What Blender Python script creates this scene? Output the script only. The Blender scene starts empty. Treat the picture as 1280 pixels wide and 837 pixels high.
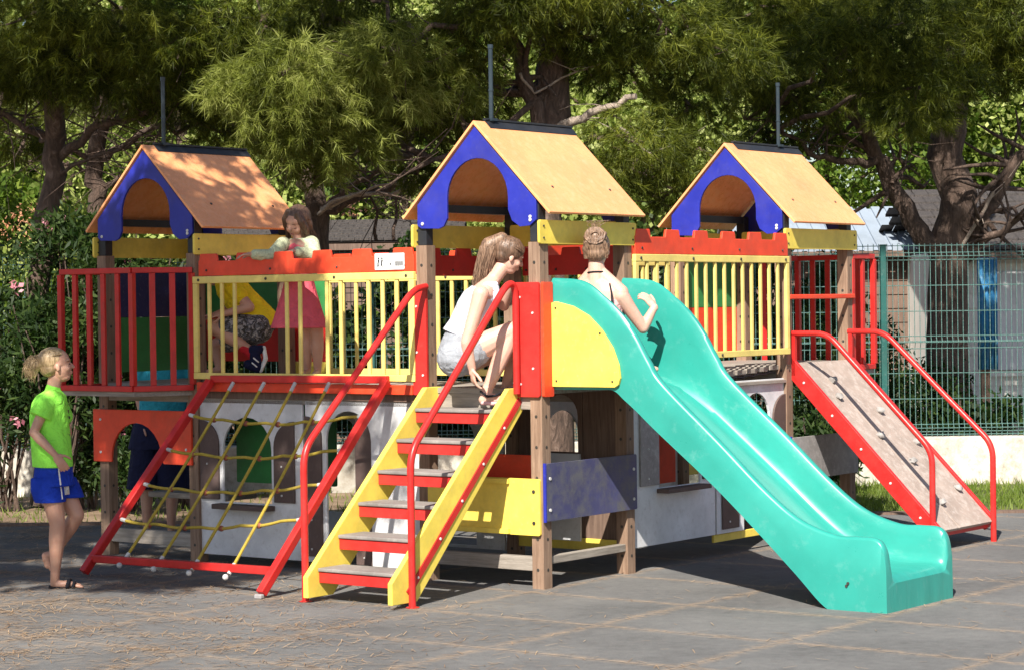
import bpy, bmesh, math, random
import numpy as np
from mathutils import Vector, Matrix, geometry
R = math.radians
scene = bpy.context.scene
COL = scene.collection

# ------------------------------------------------------------------ camera
F_PX = 2883.0; HORIZON = 376.6; CAM_H = 1.826
PITCH = math.atan((418.5 - HORIZON) / F_PX); ROLL = R(-0.763)
cam_d = bpy.data.cameras.new('camera'); cam = bpy.data.objects.new('camera', cam_d); COL.objects.link(cam)
cam_d.sensor_width = 36; cam_d.lens = F_PX / 1280 * 36; cam_d.clip_end = 600
CAM_M = Matrix.Translation((0, 0, CAM_H)) @ Matrix.Rotation(math.pi/2 - PITCH, 4, 'X') @ Matrix.Rotation(ROLL, 4, 'Z')
cam.matrix_world = CAM_M
scene.camera = cam

# ------------------------------------------------------------------ frame of the play structure
ANG = R(36.9157); X0, D0 = 0.1735, 14.6618
UX = Vector((math.cos(ANG), -math.sin(ANG), 0)); VX = Vector((math.sin(ANG), math.cos(ANG), 0))
def G(u, v, z=0): return Vector((X0, D0, 0)) + UX*u + VX*v + Vector((0, 0, z))

# ------------------------------------------------------------------ light
world = bpy.data.worlds.new('World'); scene.world = world; world.use_nodes = True
SUN_EL = R(42.5)
sun_from = (UX*0.4 - VX*1.0); sun_from.normalize()
sun_from = Vector((sun_from.x*math.cos(SUN_EL), sun_from.y*math.cos(SUN_EL), math.sin(SUN_EL)))
nt = world.node_tree; bg = nt.nodes['Background']
sky = nt.nodes.new('ShaderNodeTexSky'); sky.sky_type = 'NISHITA'; sky.sun_disc = False
sky.sun_elevation = SUN_EL; sky.sun_rotation = math.atan2(sun_from.x, sun_from.y)
nt.links.new(sky.outputs[0], bg.inputs[0]); bg.inputs[1].default_value = 0.07
sun_d = bpy.data.lights.new('sun', 'SUN'); sun_d.energy = 5.0; sun_d.angle = R(0.53); sun_d.color = (1, .945, .84)
sun = bpy.data.objects.new('sun', sun_d); COL.objects.link(sun)
sun.rotation_euler = sun_from.to_track_quat('Z', 'Y').to_euler(); sun.location = (0, 0, 20)
scene.view_settings.view_transform = 'Standard'; scene.view_settings.look = 'None'
scene.view_settings.exposure = 0.90; scene.view_settings.gamma = 1
scene.view_settings.use_curve_mapping = False

# ------------------------------------------------------------------ materials
def srgb(h):
    h = h.lstrip('#'); c = [int(h[i:i+2], 16)/255 for i in (0, 2, 4)]
    return tuple(((x/12.92) if x <= .04045 else ((x+.055)/1.055)**2.4) for x in c)
def new_mat(name):
    m = bpy.data.materials.new(name); m.use_nodes = True
    return m, m.node_tree, m.node_tree.nodes['Principled BSDF']
def N(nt, t, **k):
    n = nt.nodes.new(t)
    for a, b in k.items():
        if a in n.inputs.keys(): n.inputs[a].default_value = b
        else: setattr(n, a, b)
    return n
def ramp(nt, stops, interp='LINEAR'):
    r = nt.nodes.new('ShaderNodeValToRGB'); cr = r.color_ramp; cr.interpolation = interp
    while len(cr.elements) < len(stops): cr.elements.new(.5)
    for e, (p, c) in zip(cr.elements, stops):
        e.position = p; e.color = (*c, 1) if len(c) == 3 else c
    return r
def paint(name, c, rough=.45, wear=None, wear_amt=.15, scale=6, bump=.15, var=.12, stretch=(1, 1, 1), spec=.4, grime=.25):
    """weathered coloured panel: slow mottling, fine scuffs, a little bump"""
    m, nt, p = new_mat(name); L = nt.links.new
    tc = N(nt, 'ShaderNodeTexCoord'); mp = N(nt, 'ShaderNodeMapping'); mp.inputs['Scale'].default_value = stretch
    L(tc.outputs['Object'], mp.inputs[0])
    n1 = N(nt, 'ShaderNodeTexNoise', Scale=scale, Detail=6, Roughness=.65); L(mp.outputs[0], n1.inputs['Vector'])
    lo = tuple(x*(1-var*1.3) for x in c); hi = tuple(min(1, x*(1+var)+.006) for x in c)
    r1 = ramp(nt, [(.3, lo), (.7, hi)]); L(n1.outputs[0], r1.inputs[0]); out = r1.outputs[0]
    wc = wear or tuple(min(1, x*.55+.22) for x in c)
    n2 = N(nt, 'ShaderNodeTexNoise', Scale=scale*5, Detail=9, Roughness=.75); L(mp.outputs[0], n2.inputs['Vector'])
    r2 = ramp(nt, [(.60-wear_amt*.35, (0, 0, 0)), (.76-wear_amt*.2, (1, 1, 1))]); L(n2.outputs[0], r2.inputs[0])
    mx = N(nt, 'ShaderNodeMix', data_type='RGBA'); ml = N(nt, 'ShaderNodeMath', operation='MULTIPLY'); ml.inputs[1].default_value = min(1, wear_amt*3)
    L(r2.outputs[0], ml.inputs[0]); L(ml.outputs[0], mx.inputs[0]); L(out, mx.inputs[6]); mx.inputs[7].default_value = (*wc, 1)
    n3 = N(nt, 'ShaderNodeTexNoise', Scale=scale*.45, Detail=8, Roughness=.7); L(mp.outputs[0], n3.inputs['Vector'])
    r3 = ramp(nt, [(.48, (0, 0, 0)), (.72, (grime, grime, grime))]); L(n3.outputs[0], r3.inputs[0])
    mg = N(nt, 'ShaderNodeMix', data_type='RGBA'); L(r3.outputs[0], mg.inputs[0]); L(mx.outputs[2], mg.inputs[6]); mg.inputs[7].default_value = (.10, .08, .06, 1)
    L(mg.outputs[2], p.inputs['Base Color'])
    rr = N(nt, 'ShaderNodeMapRange'); rr.inputs[3].default_value = max(.05, rough-.12); rr.inputs[4].default_value = min(1, rough+.2)
    L(n2.outputs[0], rr.inputs[0]); L(rr.outputs[0], p.inputs['Roughness'])
    b = N(nt, 'ShaderNodeBump', Strength=bump, Distance=.003); L(n2.outputs[0], b.inputs['Height']); L(b.outputs[0], p.inputs['Normal'])
    p.inputs['Specular IOR Level'].default_value = spec
    return m
def wood(name, c1, c2, axis='Z', rough=.8):
    m, nt, p = new_mat(name); L = nt.links.new
    tc = N(nt, 'ShaderNodeTexCoord'); mp = N(nt, 'ShaderNodeMapping')
    mp.inputs['Scale'].default_value = {'Z': (30, 30, 2), 'U': (2, 30, 30), 'V': (30, 2, 30)}[axis]
    L(tc.outputs['Object'], mp.inputs[0])
    n1 = N(nt, 'ShaderNodeTexNoise', Scale=1.6, Detail=8, Roughness=.7, Distortion=.6); L(mp.outputs[0], n1.inputs['Vector'])
    r1 = ramp(nt, [(.28, c1), (.5, tuple((a+b)/2 for a, b in zip(c1, c2))), (.72, c2)]); L(n1.outputs[0], r1.inputs[0])
    n2 = N(nt, 'ShaderNodeTexNoise', Scale=3, Detail=4); L(tc.outputs['Object'], n2.inputs['Vector'])
    mx = N(nt, 'ShaderNodeMix', data_type='RGBA', blend_type='MULTIPLY'); mx.inputs[0].default_value = .5
    r2 = ramp(nt, [(.3, (.45, .42, .4)), (.7, (1, 1, 1))]); L(n2.outputs[0], r2.inputs[0])
    L(r1.outputs[0], mx.inputs[6]); L(r2.outputs[0], mx.inputs[7]); L(mx.outputs[2], p.inputs['Base Color'])
    p.inputs['Roughness'].default_value = rough
    b = N(nt, 'ShaderNodeBump', Strength=.5, Distance=.004); L(n1.outputs[0], b.inputs['Height']); L(b.outputs[0], p.inputs['Normal'])
    return m
M = {}
M['red'] = paint('red_paint', (.58, .024, .020), .36, wear=(.5, .12, .09), wear_amt=.1)
M['redrail'] = paint('red_powder_coat', (.55, .02, .018), .3, wear=(.45, .1, .08), wear_amt=.08, scale=9)
M['redboard'] = paint('orange_red_board', (.78, .062, .020), .40, wear=(.7, .18, .1), wear_amt=.12)
M['yellow'] = paint('yellow_board', (.84, .64, .10), .42, wear=(.8, .7, .35), wear_amt=.12)
M['yrail'] = paint('yellow_railing_paint', (.82, .65, .19), .42, wear=(.5, .42, .22), wear_amt=.12)
M['orange'] = paint('orange_roof_board', (.95, .39, .165), .24, wear=(.95, .54, .32), wear_amt=.22, scale=3, var=.08, grime=.15)
M['orange_in'] = paint('orange_roof_underside', (.90, .30, .035), .5, wear_amt=.05, scale=3)  # orange raised to stand for light bounced under the roof
M['blue'] = paint('blue_gable_board', (.018, .026, .32), .36, wear=(.12, .13, .5), wear_amt=.1)
M['navy'] = paint('navy_board', (.02, .022, .10), .5)
M['green'] = paint('green_board', (.035, .22, .06), .45, wear_amt=.1)
M['teal'] = paint('turquoise_slide_plastic', (.026, .30, .25), .28, wear=(.17, .42, .38), wear_amt=.15, scale=2.6, var=.12, stretch=(.5, 3.5, .5), bump=.04, spec=.5, grime=.12)
M['white'] = paint('white_house_board', (.70, .70, .72), .5, wear=(.45, .42, .40), wear_amt=.2, scale=4)
M['brown'] = paint('brown_shutter_board', (.105, .068, .06), .6, wear=(.2, .16, .15), wear_amt=.15)
M['grey'] = paint('weathered_grey_board', (.30, .28, .28), .6, wear=(.45, .42, .42), wear_amt=.35, scale=3, var=.2)
M['greyblue'] = paint('worn_blue_board', (.055, .058, .15), .45, wear=(.13, .13, .13), wear_amt=.5, scale=1.1, var=.4)
M['post'] = wood('post_wood', (.17, .098, .062), (.40, .27, .19))
M['dark'] = paint('dark_steel_paint', (.018, .02, .026), .4, wear_amt=.05)
M['mast'] = paint('slate_blue_mast_paint', (.022, .036, .048), .35, wear_amt=.05)
M['plank_u'] = wood('grey_plank_u', (.20, .17, .14), (.46, .41, .36), 'U')
M['plank_v'] = wood('grey_plank_v', (.20, .17, .14), (.46, .41, .36), 'V')
M['plank_z'] = wood('brown_plank', (.10, .06, .045), (.24, .16, .12), 'Z')
M['tread'] = paint('worn_step_tread', (.25, .225, .21), .7, wear=(.40, .37, .34), wear_amt=.2, scale=3, var=.25)
M['ramp'] = paint('worn_ramp_plywood', (.36, .285, .245), .75, wear=(.5, .43, .39), wear_amt=.35, scale=3, var=.2)
M['rope'] = paint('yellow_rope', (.40, .29, .03), .75, wear_amt=.2, scale=40, bump=1)
M['knot'] = paint('rope_coupling', (.28, .08, .05), .5)
M['sleeve'] = paint('grey_rope_sleeve', (.5, .5, .5), .5)
M['bolt'] = paint('bolt_cap', (.04, .035, .03), .4, scale=20)
M['boltw'] = paint('pale_bolt_cap', (.62, .6, .58), .4, scale=20)
M['stone'] = paint('climbing_hold_resin', (.34, .32, .31), .6, scale=12)
M['sign'] = paint('white_sign_plastic', (.8, .8, .8), .4, wear_amt=.03)
M['ink'] = paint('black_ink', (.02, .02, .025), .5)

# ------------------------------------------------------------------ mesh helpers
def tag(o, label=None, cat=None, group=None, kind=None):
    if label: o['label'] = label
    if cat: o['category'] = cat
    if group: o['group'] = group
    if kind: o['kind'] = kind
    return o
def empty(name, loc, rz=0, label=None, cat=None, group=None):
    o = bpy.data.objects.new(name, None); COL.objects.link(o); o.location = loc; o.rotation_euler = (0, 0, rz)
    o.empty_display_size = .1
    return tag(o, label, cat, group)
class MB:
    def __init__(s): s.v = []; s.f = []
    def add(s, vs, fs):
        b = len(s.v); s.v += [tuple(x) for x in vs]; s.f += [tuple(b+i for i in f) for f in fs]; return s
    def box(s, a, b):
        x0, y0, z0 = (min(a[i], b[i]) for i in range(3)); x1, y1, z1 = (max(a[i], b[i]) for i in range(3))
        return s.add([(x0,y0,z0),(x1,y0,z0),(x1,y1,z0),(x0,y1,z0),(x0,y0,z1),(x1,y0,z1),(x1,y1,z1),(x0,y1,z1)],
                     [(3,2,1,0),(4,5,6,7),(0,1,5,4),(1,2,6,5),(2,3,7,6),(3,0,4,7)])
    def bar(s, a, b, w, h, up=(0, 0, 1)):
        a = Vector(a); b = Vector(b); d = (b-a).normalized(); up = Vector(up)
        x = d.cross(up)
        if x.length < 1e-4: x = d.cross(Vector((1, 0, 0)))
        x.normalize(); y = x.cross(d).normalized()
        c = [(-1,-1),(1,-1),(1,1),(-1,1)]
        vs = [p + x*(i*w/2) + y*(j*h/2) for p in (a, b) for i, j in c]
        return s.add(vs, [(0,1,2,3),(7,6,5,4),(0,4,5,1),(1,5,6,2),(2,6,7,3),(3,7,4,0)])
    def tube(s, pts, r, n=10, cap=True):
        pts = [Vector(p) for p in pts]; k = len(pts)
        rs = r if isinstance(r, (list, tuple)) else [r]*k
        t0 = (pts[1]-pts[0]).normalized(); x = t0.cross(Vector((.13, .27, 1)))
        if x.length < .1: x = t0.cross(Vector((1, 0, 0)))
        x.normalize(); vs = []
        for i, p in enumerate(pts):
            t = (pts[min(i+1, k-1)] - pts[max(i-1, 0)]).normalized()
            x = (x - t*x.dot(t)).normalized(); y = t.cross(x)
            vs += [p + (x*math.cos(2*math.pi*j/n) + y*math.sin(2*math.pi*j/n))*rs[i] for j in range(n)]
        fs = [(i*n+j, i*n+(j+1) % n, (i+1)*n+(j+1) % n, (i+1)*n+j) for i in range(k-1) for j in range(n)]
        if cap: fs += [tuple(range(n))[::-1], tuple((k-1)*n+j for j in range(n))]
        return s.add(vs, fs)
    def ball(s, c, r, n=8, m=6):
        r = r if isinstance(r, (list, tuple)) else (r, r, r); vs = [(c[0], c[1], c[2]-r[2])]
        for i in range(1, m):
            a = -math.pi/2 + math.pi*i/m
            vs += [(c[0]+r[0]*math.cos(a)*math.cos(2*math.pi*j/n), c[1]+r[1]*math.cos(a)*math.sin(2*math.pi*j/n), c[2]+r[2]*math.sin(a)) for j in range(n)]
        vs.append((c[0], c[1], c[2]+r[2])); last = len(vs)-1
        fs = [(0, 1+(j+1) % n, 1+j) for j in range(n)]
        for i in range(m-2): fs += [(1+i*n+j, 1+i*n+(j+1) % n, 1+(i+1)*n+(j+1) % n, 1+(i+1)*n+j) for j in range(n)]
        fs += [(1+(m-2)*n+j, 1+(m-2)*n+(j+1) % n, last) for j in range(n)]
        return s.add(vs, fs)
    def plate(s, outer, c, th, axis='v', holes=()):
        """flat board: 2-D outline (a, z) with holes, spanning c..c+th along axis"""
        loops = [list(outer)] + [list(h) for h in holes]
        tris = geometry.tessellate_polygon([[Vector((a, b, 0)) for a, b in l] for l in loops])
        flat = [p for l in loops for p in l]; n = len(flat)
        def P(a, z, k): return (a, c+k*th, z) if axis == 'v' else (c+k*th, a, z)
        vs = [P(a, z, 0) for a, z in flat] + [P(a, z, 1) for a, z in flat]
        fs = [tuple(t) for t in tris] + [tuple(i+n for i in t[::-1]) for t in tris]
        b = 0
        for l in loops:
            m = len(l); fs += [(b+i, b+(i+1) % m, b+(i+1) % m+n, b+i+n) for i in range(m)]; b += m
        return s.add(vs, fs)
    def build(s, name, mat, parent=None, bevel=0, smooth=False, angle=35):
        me = bpy.data.meshes.new(name); me.from_pydata(s.v, [], s.f); me.validate()
        import bmesh
        bm = bmesh.new(); bm.from_mesh(me); bmesh.ops.recalc_face_normals(bm, faces=bm.faces); bm.to_mesh(me); bm.free()
        me.materials.append(mat)
        if smooth:
            for p in me.polygons: p.use_smooth = True
            me.set_sharp_from_angle(angle=R(angle))
        o = bpy.data.objects.new(name, me); COL.objects.link(o)
        if parent: o.parent = parent
        if bevel:
            b = o.modifiers.new('bevel', 'BEVEL'); b.width = bevel; b.segments = 2; b.limit_method = 'ANGLE'; b.angle_limit = R(40)
        return o
def merge(parent, mb, mat):
    """bolts, lips and the like become part of their board's own mesh, with their own material"""
    me = parent.data; names = [m.name for m in me.materials]
    if M[mat].name not in names: me.materials.append(M[mat]); names.append(M[mat].name)
    k = names.index(M[mat].name); nv = len(me.vertices); bm = bmesh.new(); bm.from_mesh(me)
    t = bpy.data.meshes.new('t'); t.from_pydata(mb.v, [], mb.f); nf = len(bm.faces); bm.from_mesh(t); bm.faces.ensure_lookup_table()
    for f in bm.faces[nf:]: f.material_index = k
    bmesh.ops.recalc_face_normals(bm, faces=bm.faces[nf:]); bm.to_mesh(me); bm.free(); bpy.data.meshes.remove(t)
    return parent
def arch(a0, a1, z0, zt, n=12, bottom=True):
    """outline of a round-headed opening from a0 to a1, bottom z0, crown zt"""
    r = (a1-a0)/2; c = (a0+a1)/2; h = min(r*1.0, zt-z0)
    return [(a0, z0)] + [(c - r*math.cos(math.pi*i/n), zt-h + h*math.sin(math.pi*i/n)) for i in range(n+1)] + [(a1, z0)]
def rrect(a0, z0, a1, z1, r=.03, n=4):
    o = []
    for cx, cz, s in ((a1-r, z0+r, -90), (a1-r, z1-r, 0), (a0+r, z1-r, 90), (a0+r, z0+r, 180)):
        o += [(cx+r*math.cos(R(s+90*i/n)), cz+r*math.sin(R(s+90*i/n))) for i in range(n+1)]
    return o
def bez(pts, n=6, r=.12):
    """polyline with rounded corners"""
    pts = [Vector(p) for p in pts]; out = [pts[0]]
    for i in range(1, len(pts)-1):
        a, b, c = pts[i-1], pts[i], pts[i+1]
        d1 = min(r, (a-b).length*.49); d2 = min(r, (c-b).length*.49)
        p = b + (a-b).normalized()*d1; q = b + (c-b).normalized()*d2
        for k in range(n+1):
            t = k/n; out.append(p*(1-t)**2 + b*2*t*(1-t) + q*t*t)
    return out + [pts[-1]]
# ------------------------------------------------------------------ the play structure
play = empty('play_structure', G(0, 0, 0), -ANG, 'wooden multi-tower play structure with three orange gabled roofs, turquoise slide, stairs, climbing net and ramp', 'play structure')
WU, WV, SP = .92, .95, 2.12
TW = [(-WU, 0), (-2*WU-SP, 0), (-WU, WV+SP)]    # low-u, low-v corner of middle, left and right towers

def bolts(pts, parent, mat='bolt', r=.009, axis='u', name='bolt_caps'):
    mb = MB()
    for p in pts:
        d = Vector((.006, 0, 0)) if axis == 'u' else Vector((0, -.006, 0))
        mb.tube([Vector(p)-d*.5, Vector(p)+d], r, 8)
    return merge(parent, mb, mat)

# posts, each with its drilled holes and dark upper stub under the roof
for ti, (tu, tv) in enumerate(TW):
    for i, (du, dv) in enumerate(((0, 0), (WU, 0), (0, WV), (WU, WV))):
        u, v = tu+du, tv+dv
        top = 2.2 if not (du == 0 and dv == 0 and False) else 2.2
        po = MB().box((u-.045, v-.045, -.02), (u+.045, v+.045, top)).build('post', M['post'], play, bevel=.006)
        MB().box((u-.036, v-.036, top+.001), (u+.036, v+.036, 2.47)).build('post_head', M['dark'], po, bevel=.003)
        hb = MB()
        for k in range(11):
            z = .12 + k*.195
            hb.tube([(u+.0455, v, z), (u+.047, v, z)], .011, 8); hb.tube([(u, v-.0455, z), (u, v-.047, z)], .011, 8)
        merge(po, hb, 'bolt')

def gable_poly(u0, zlow=2.31):
    c = u0+.46; ap = 2.955; e = .455 + .03
    ze = ap - e*1.01
    o = [(c-e, zlow), (c-e, ze), (c, ap), (c+e, ze), (c+e, zlow)]
    r = .05
    # right foot (rounded), arch, left foot
    a0, a1 = c-.235, c+.262
    o = [(c-e, zlow+.02), (c-e, ze), (c, ap), (c+e, ze), (c+e, zlow+.03), (c+e-.05, zlow-.005), (c+e-.13, zlow-.01), (a1+.03, zlow+.03), (a1, zlow+.1)]
    cz = 2.49; mid = (a0+a1)/2; rr = (a1-a0)/2
    o += [(mid+rr*math.cos(math.pi*i/16), cz+.26*math.sin(math.pi*i/16)) for i in range(17)]
    o += [(a0, zlow+.06), (a0-.03, zlow+.01), (a0-.07, zlow-.005), (c-e+.03, zlow)]
    return o
for ti, (tu, tv) in enumerate(TW):
    c = tu+WU/2; v0, v1 = tv-.065, tv+WV+.07; zr, ze = 2.995, 2.386; e = .606
    th = .018; nx = zr-ze; L_ = math.hypot(nx, e); px, pz = nx/L_*th, e/L_*th
    rf = None
    panels = []
    for s in (1, -1):
        vs = [(c, v0, zr), (c, v1, zr), (c+s*e, v1, ze), (c+s*e, v0, ze), (c-s*px*0, v0, zr-th*1.4), (c, v1, zr-th*1.4), (c+s*(e-px), v1, ze-pz), (c+s*(e-px), v0, ze-pz)]
        mb = MB().add(vs, [(0,1,2,3),(7,6,5,4),(0,3,7,4),(1,5,6,2),(3,2,6,7),(0,4,5,1)])
        if s == 1:
            rf = mb.build('roof', M['orange'], play, bevel=.003)
        else:
            pl = mb.build('roof_panel', M['orange'], rf, bevel=.003)
    # bolts on the sunny slope
    mb = MB()
    for (fs, fv) in ((.72, .24), (.72, .84)):
        p = Vector((c+e*fs, v0+(v1-v0)*fv, zr-nx*fs)); n = Vector((nx, 0, e)).normalized()
        mb.tube([p-n*.002, p+n*.005], .011, 8)
    merge(rf, mb, 'bolt')
    # ridge cap
    mb = MB(); w = .05
    for s in (1, -1):
        mb.add([(c, v0+.12, zr+.010), (c, v1+.01, zr+.010), (c+s*w, v1+.01, zr-w+.006), (c+s*w, v0+.12, zr-w+.006),
                (c, v0+.12, zr+.004), (c, v1+.01, zr+.004), (c+s*w, v1+.01, zr-w+.003), (c+s*w, v0+.12, zr-w+.003)],
               [(0,1,2,3),(7,6,5,4),(0,3,7,4),(1,5,6,2),(3,2,6,7),(0,4,5,1)])
    mb.box((c-.012, v0+.12, zr+.006), (c+.012, v1+.01, zr+.018))
    mb.build('ridge_cap', M['dark'], rf)
    mv = tv + (.13, .16, .74)[ti]
    mb = MB().tube([(c, mv, zr-.03), (c, mv, 3.495)], .0145, 10)
    ms = mb.build('mast', M['mast'], rf, smooth=True)
    mb = MB().box((c-.03, mv-.03, zr+.004), (c+.03, mv+.03, zr+.022)).tube([(c, mv, zr+.2), (c, mv, zr+.21)], .018, 10).tube([(c, mv, 3.47), (c, mv, 3.497)], .018, 10)
    merge(ms, mb, 'mast')
    for name, vv in (('gable_panel', tv-.052), ('gable_panel', tv+WV+.034)):
        g = MB().plate(gable_poly(tu), vv, .018, 'v').build(name, M['blue'], play, bevel=.003)
        bolts([(tu+.02, vv-.001, 2.34), (tu+.9, vv-.001, 2.34), (tu+.9, vv-.001, 2.36)], g, 'boltw', .012, 'v', 'bolt_cap')
    # dark beams under the slopes and short yellow boards on the sides and the back
    for s in (-1, 1):
        MB().box((c+s*(WU/2)-.03, tv-.03, 2.42), (c+s*(WU/2)+.03, tv+WV+.03, 2.472)).build('roof_beam', M['dark'], play)
    for uu in (tu-.066, tu+WU+.047):
        b = MB().plate(rrect(tv-.07, 2.187, tv+WV+.075, 2.338, .018), uu, .019, 'u').build('name_board', M['yellow'], play, bevel=.003)
        bolts([(uu+.019, tv-.03, 2.225), (uu+.019, tv-.03, 2.3), (uu+.019, tv+WV+.03, 2.225), (uu+.019, tv+WV+.03, 2.3)], b, 'bolt', .007, 'u', 'bolt_cap')
    MB().plate(rrect(tu+.02, 2.20, tu+WU-.02, 2.35, .018), tv+WV-.05, .019, 'v').build('name_board', M['yellow'], play, bevel=.003)

# decks
def deck(u0, u1, v0, v1, z, along='U', name='deck'):
    mb = MB(); n = max(1, round((v1-v0 if along == 'U' else u1-u0)/.115)); 
    for i in range(n):
        if along == 'U':
            w = (v1-v0)/n; mb.box((u0, v0+i*w+.003, z-.035), (u1, v0+(i+1)*w-.003, z))
        else:
            w = (u1-u0)/n; mb.box((u0+i*w+.003, v0, z-.035), (u0+(i+1)*w-.003, v1, z))
    d = mb.build(name, M['plank_u' if along == 'U' else 'plank_v'], play)
    mb = MB()
    for vv in (v0+.01, v1-.05): mb.box((u0+.01, vv, z-.13), (u1-.01, vv+.04, z-.037))
    merge(d, mb, 'plank_u')
    return d
Z1, Z2 = 1.27, 1.335
deck(-.965, .045, -.045, .995, Z1)                         # middle tower
deck(-.92-SP-WU-.045, -.92-SP+.045, -.045, .995, Z1)       # left tower
deck(-.965, .045, WV+SP-.045, 2*WV+SP+.045, Z2, 'U')       # right tower
deck(-WU-SP+.05, -WU-.05, -.03, .98, Z1-.002, 'V', 'bridge_deck')
# the chain bridge on the right: separate swinging planks on two chains
mb = MB()
for i in range(13):
    v = WV+.09+i*.155; sag = -.035*math.sin(math.pi*(i+.5)/13)
    mb.box((-.86, v, 1.30+sag), (-.02, v+.125, 1.335+sag))
bd = mb.build('bridge_deck', M['plank_u'], play, bevel=.004)
mb = MB()
for uu in (-.04, -.84):
    pts = [(uu, WV+.03+i*.0775, 1.285-.035*math.sin(math.pi*i/27)+(.006 if i % 2 else -.006)) for i in range(27)]
    mb.tube(pts, .009, 6)
merge(bd, mb, 'dark')
MB().box((-.06, WV+.05, 1.20), (.045, WV+SP-.05, 1.225)).build('bridge_beam', M['plank_v'], play, bevel=.003)

# railings: frame and one mesh per baluster
def railing(axis, c, a0, a1, z0, z1, n, mat, skip=(), bw=.028, name='railing'):
    def bx(mb, p, q, t0, t1):   # p=(a,z), thickness t0..t1 across
        return mb.box((p[0], c+t0, p[1]), (q[0], c+t1, q[1])) if axis == 'v' else mb.box((c+t0, p[0], p[1]), (c+t1, q[0], q[1]))
    mb = MB(); bx(mb, (a0, z1-.05), (a1, z1), 0, .03); bx(mb, (a0, z0), (a1, z0+.045), 0, .03)
    bx(mb, (a0, z0+.046), (a0+.042, z1-.051), .002, .028); bx(mb, (a1-.042, z0+.046), (a1, z1-.051), .002, .028)
    fr = mb.build(name, M[mat], play, bevel=.004)
    st = (a1-a0-.06)/(n+1)
    for i in range(1, n+1):
        if i in skip: continue
        a = a0+.03+i*st
        b = MB(); bx(b, (a-bw/2, z0+.044), (a+bw/2, z1-.049), .006, .024); b.build('baluster', M[mat], fr, bevel=.004)
    pts = []
    for f in (.03, .35, .66, .97):
        a = a0+(a1-a0)*f; pts.append(((a, c-.001, z1-.025) if axis == 'v' else (c+.031, a, z1-.025)))
    for f in (.49, .53): a = a0+(a1-a0)*f; pts.append(((a, c-.001, z0+.02) if axis == 'v' else (c+.031, a, z0+.02)))
    bolts(pts, fr, 'bolt', .011, axis, 'bolt_cap')
    return fr
railing('v', -.078, -WU-SP+.045, -WU-.045, 1.307, 2.03, 15, 'yrail', skip=(4, 5, 6, 9, 12))
railing('u', .048, WV+.045, WV+SP-.035, 1.41, 2.13, 15, 'yrail')
railing('v', WV+.05, -WU-SP+.35, -WU-.045, 1.307, 2.03, 12, 'yrail')
railing('u', -WU-.078, WV+.045, WV+SP-.045, 1.41, 2.13, 11, 'yrail')
# L-M bridge: the front railing has pairs of wide gaps, as in the photo

def crenel(axis, c, a0, a1, z0, z1, n=6, th=.02, mat='redboard'):
    per = (a1-a0-.02)/(n-.52); mw = per*.48; d = .052
    o = [(a0, z0), (a1, z0)]; tops = []
    for i in range(n):
        s = a0+.01+i*per; e = s+mw
        tops += [(s-.004, z1-d), (s+.006, z1-.006), (s+.014, z1), (e-.014, z1), (e-.006, z1-.006), (e+.004, z1-d)]
    tops = [(a0, z1-d*.9)] + tops + [(a1, z1-d*.9)]
    tops = [t for t in tops if a0 <= t[0] <= a1]
    o = o + tops[::-1]
    b = MB().plate(o, c, th, axis).build('battlement_board', M[mat], play, bevel=.004)
    pts = [((a0+(a1-a0)*f, c-.001, z0+.04) if axis == 'v' else (c+th, a0+(a1-a0)*f, z0+.04)) for f in (.04, .35, .66, .96)]
    bolts(pts, b, 'bolt', .009, axis, 'bolt_cap'); return b
crenel('v', -.07, -WU-SP+.10, -WU-.045, 2.033, 2.19)
crenel('u', .052, WV+.05, WV+SP-.05, 2.133, 2.30)
crenel('v', WV+.05, -WU-SP+.05, -WU-.05, 2.033, 2.19)
crenel('u', -WU-.07, WV+.05, WV+SP-.05, 2.133, 2.30)
crenel('v', WV+.048, -.87, -.05, 2.0, 2.19, 3, mat='red')
MB().plate(rrect(-.87, 1.78, -.05, 1.93, .02), WV+.048, .02, 'v').build('guard_board', M['redboard'], play, bevel=.003)
crenel('u', -WU-.068, .05, WV-.05, 2.0, 2.19, 3, mat='red')

# sign plate on the left battlement board
sg = MB().plate(rrect(-1.295, 2.045, -1.04, 2.155, .008), -.078, .005, 'v').build('sign_plate', M['sign'], play, bevel=.001)
mb = MB()
for k, uu in enumerate((-1.265, -1.235)):        # two walking figures
    mb.ball((uu+.004, -.0795, 2.122), (.007, .002, .007)); mb.plate([(uu-.006, 2.085), (uu+.004, 2.085), (uu+.012, 2.112), (uu-.001, 2.113)], -.0795, .0015, 'v')
    mb.plate([(uu-.010, 2.065), (uu-.004, 2.065), (uu+.003, 2.086), (uu-.004, 2.086)], -.0795, .0015, 'v'); mb.plate([(uu+.004, 2.065), (uu+.010, 2.065), (uu+.003, 2.086), (uu-.003, 2.086)], -.0795, .0015, 'v')
mb.plate([(-1.165, 2.075), (-1.155, 2.075), (-1.155, 2.092), (-1.165, 2.092)], -.0795, .0015, 'v')
for x in (-1.115, -1.098, -1.081, -1.064): mb.plate([(x, 2.07), (x+.011, 2.07), (x+.011, 2.1), (x, 2.1)], -.0795, .0015, 'v')
merge(sg, mb, 'ink')

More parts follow.
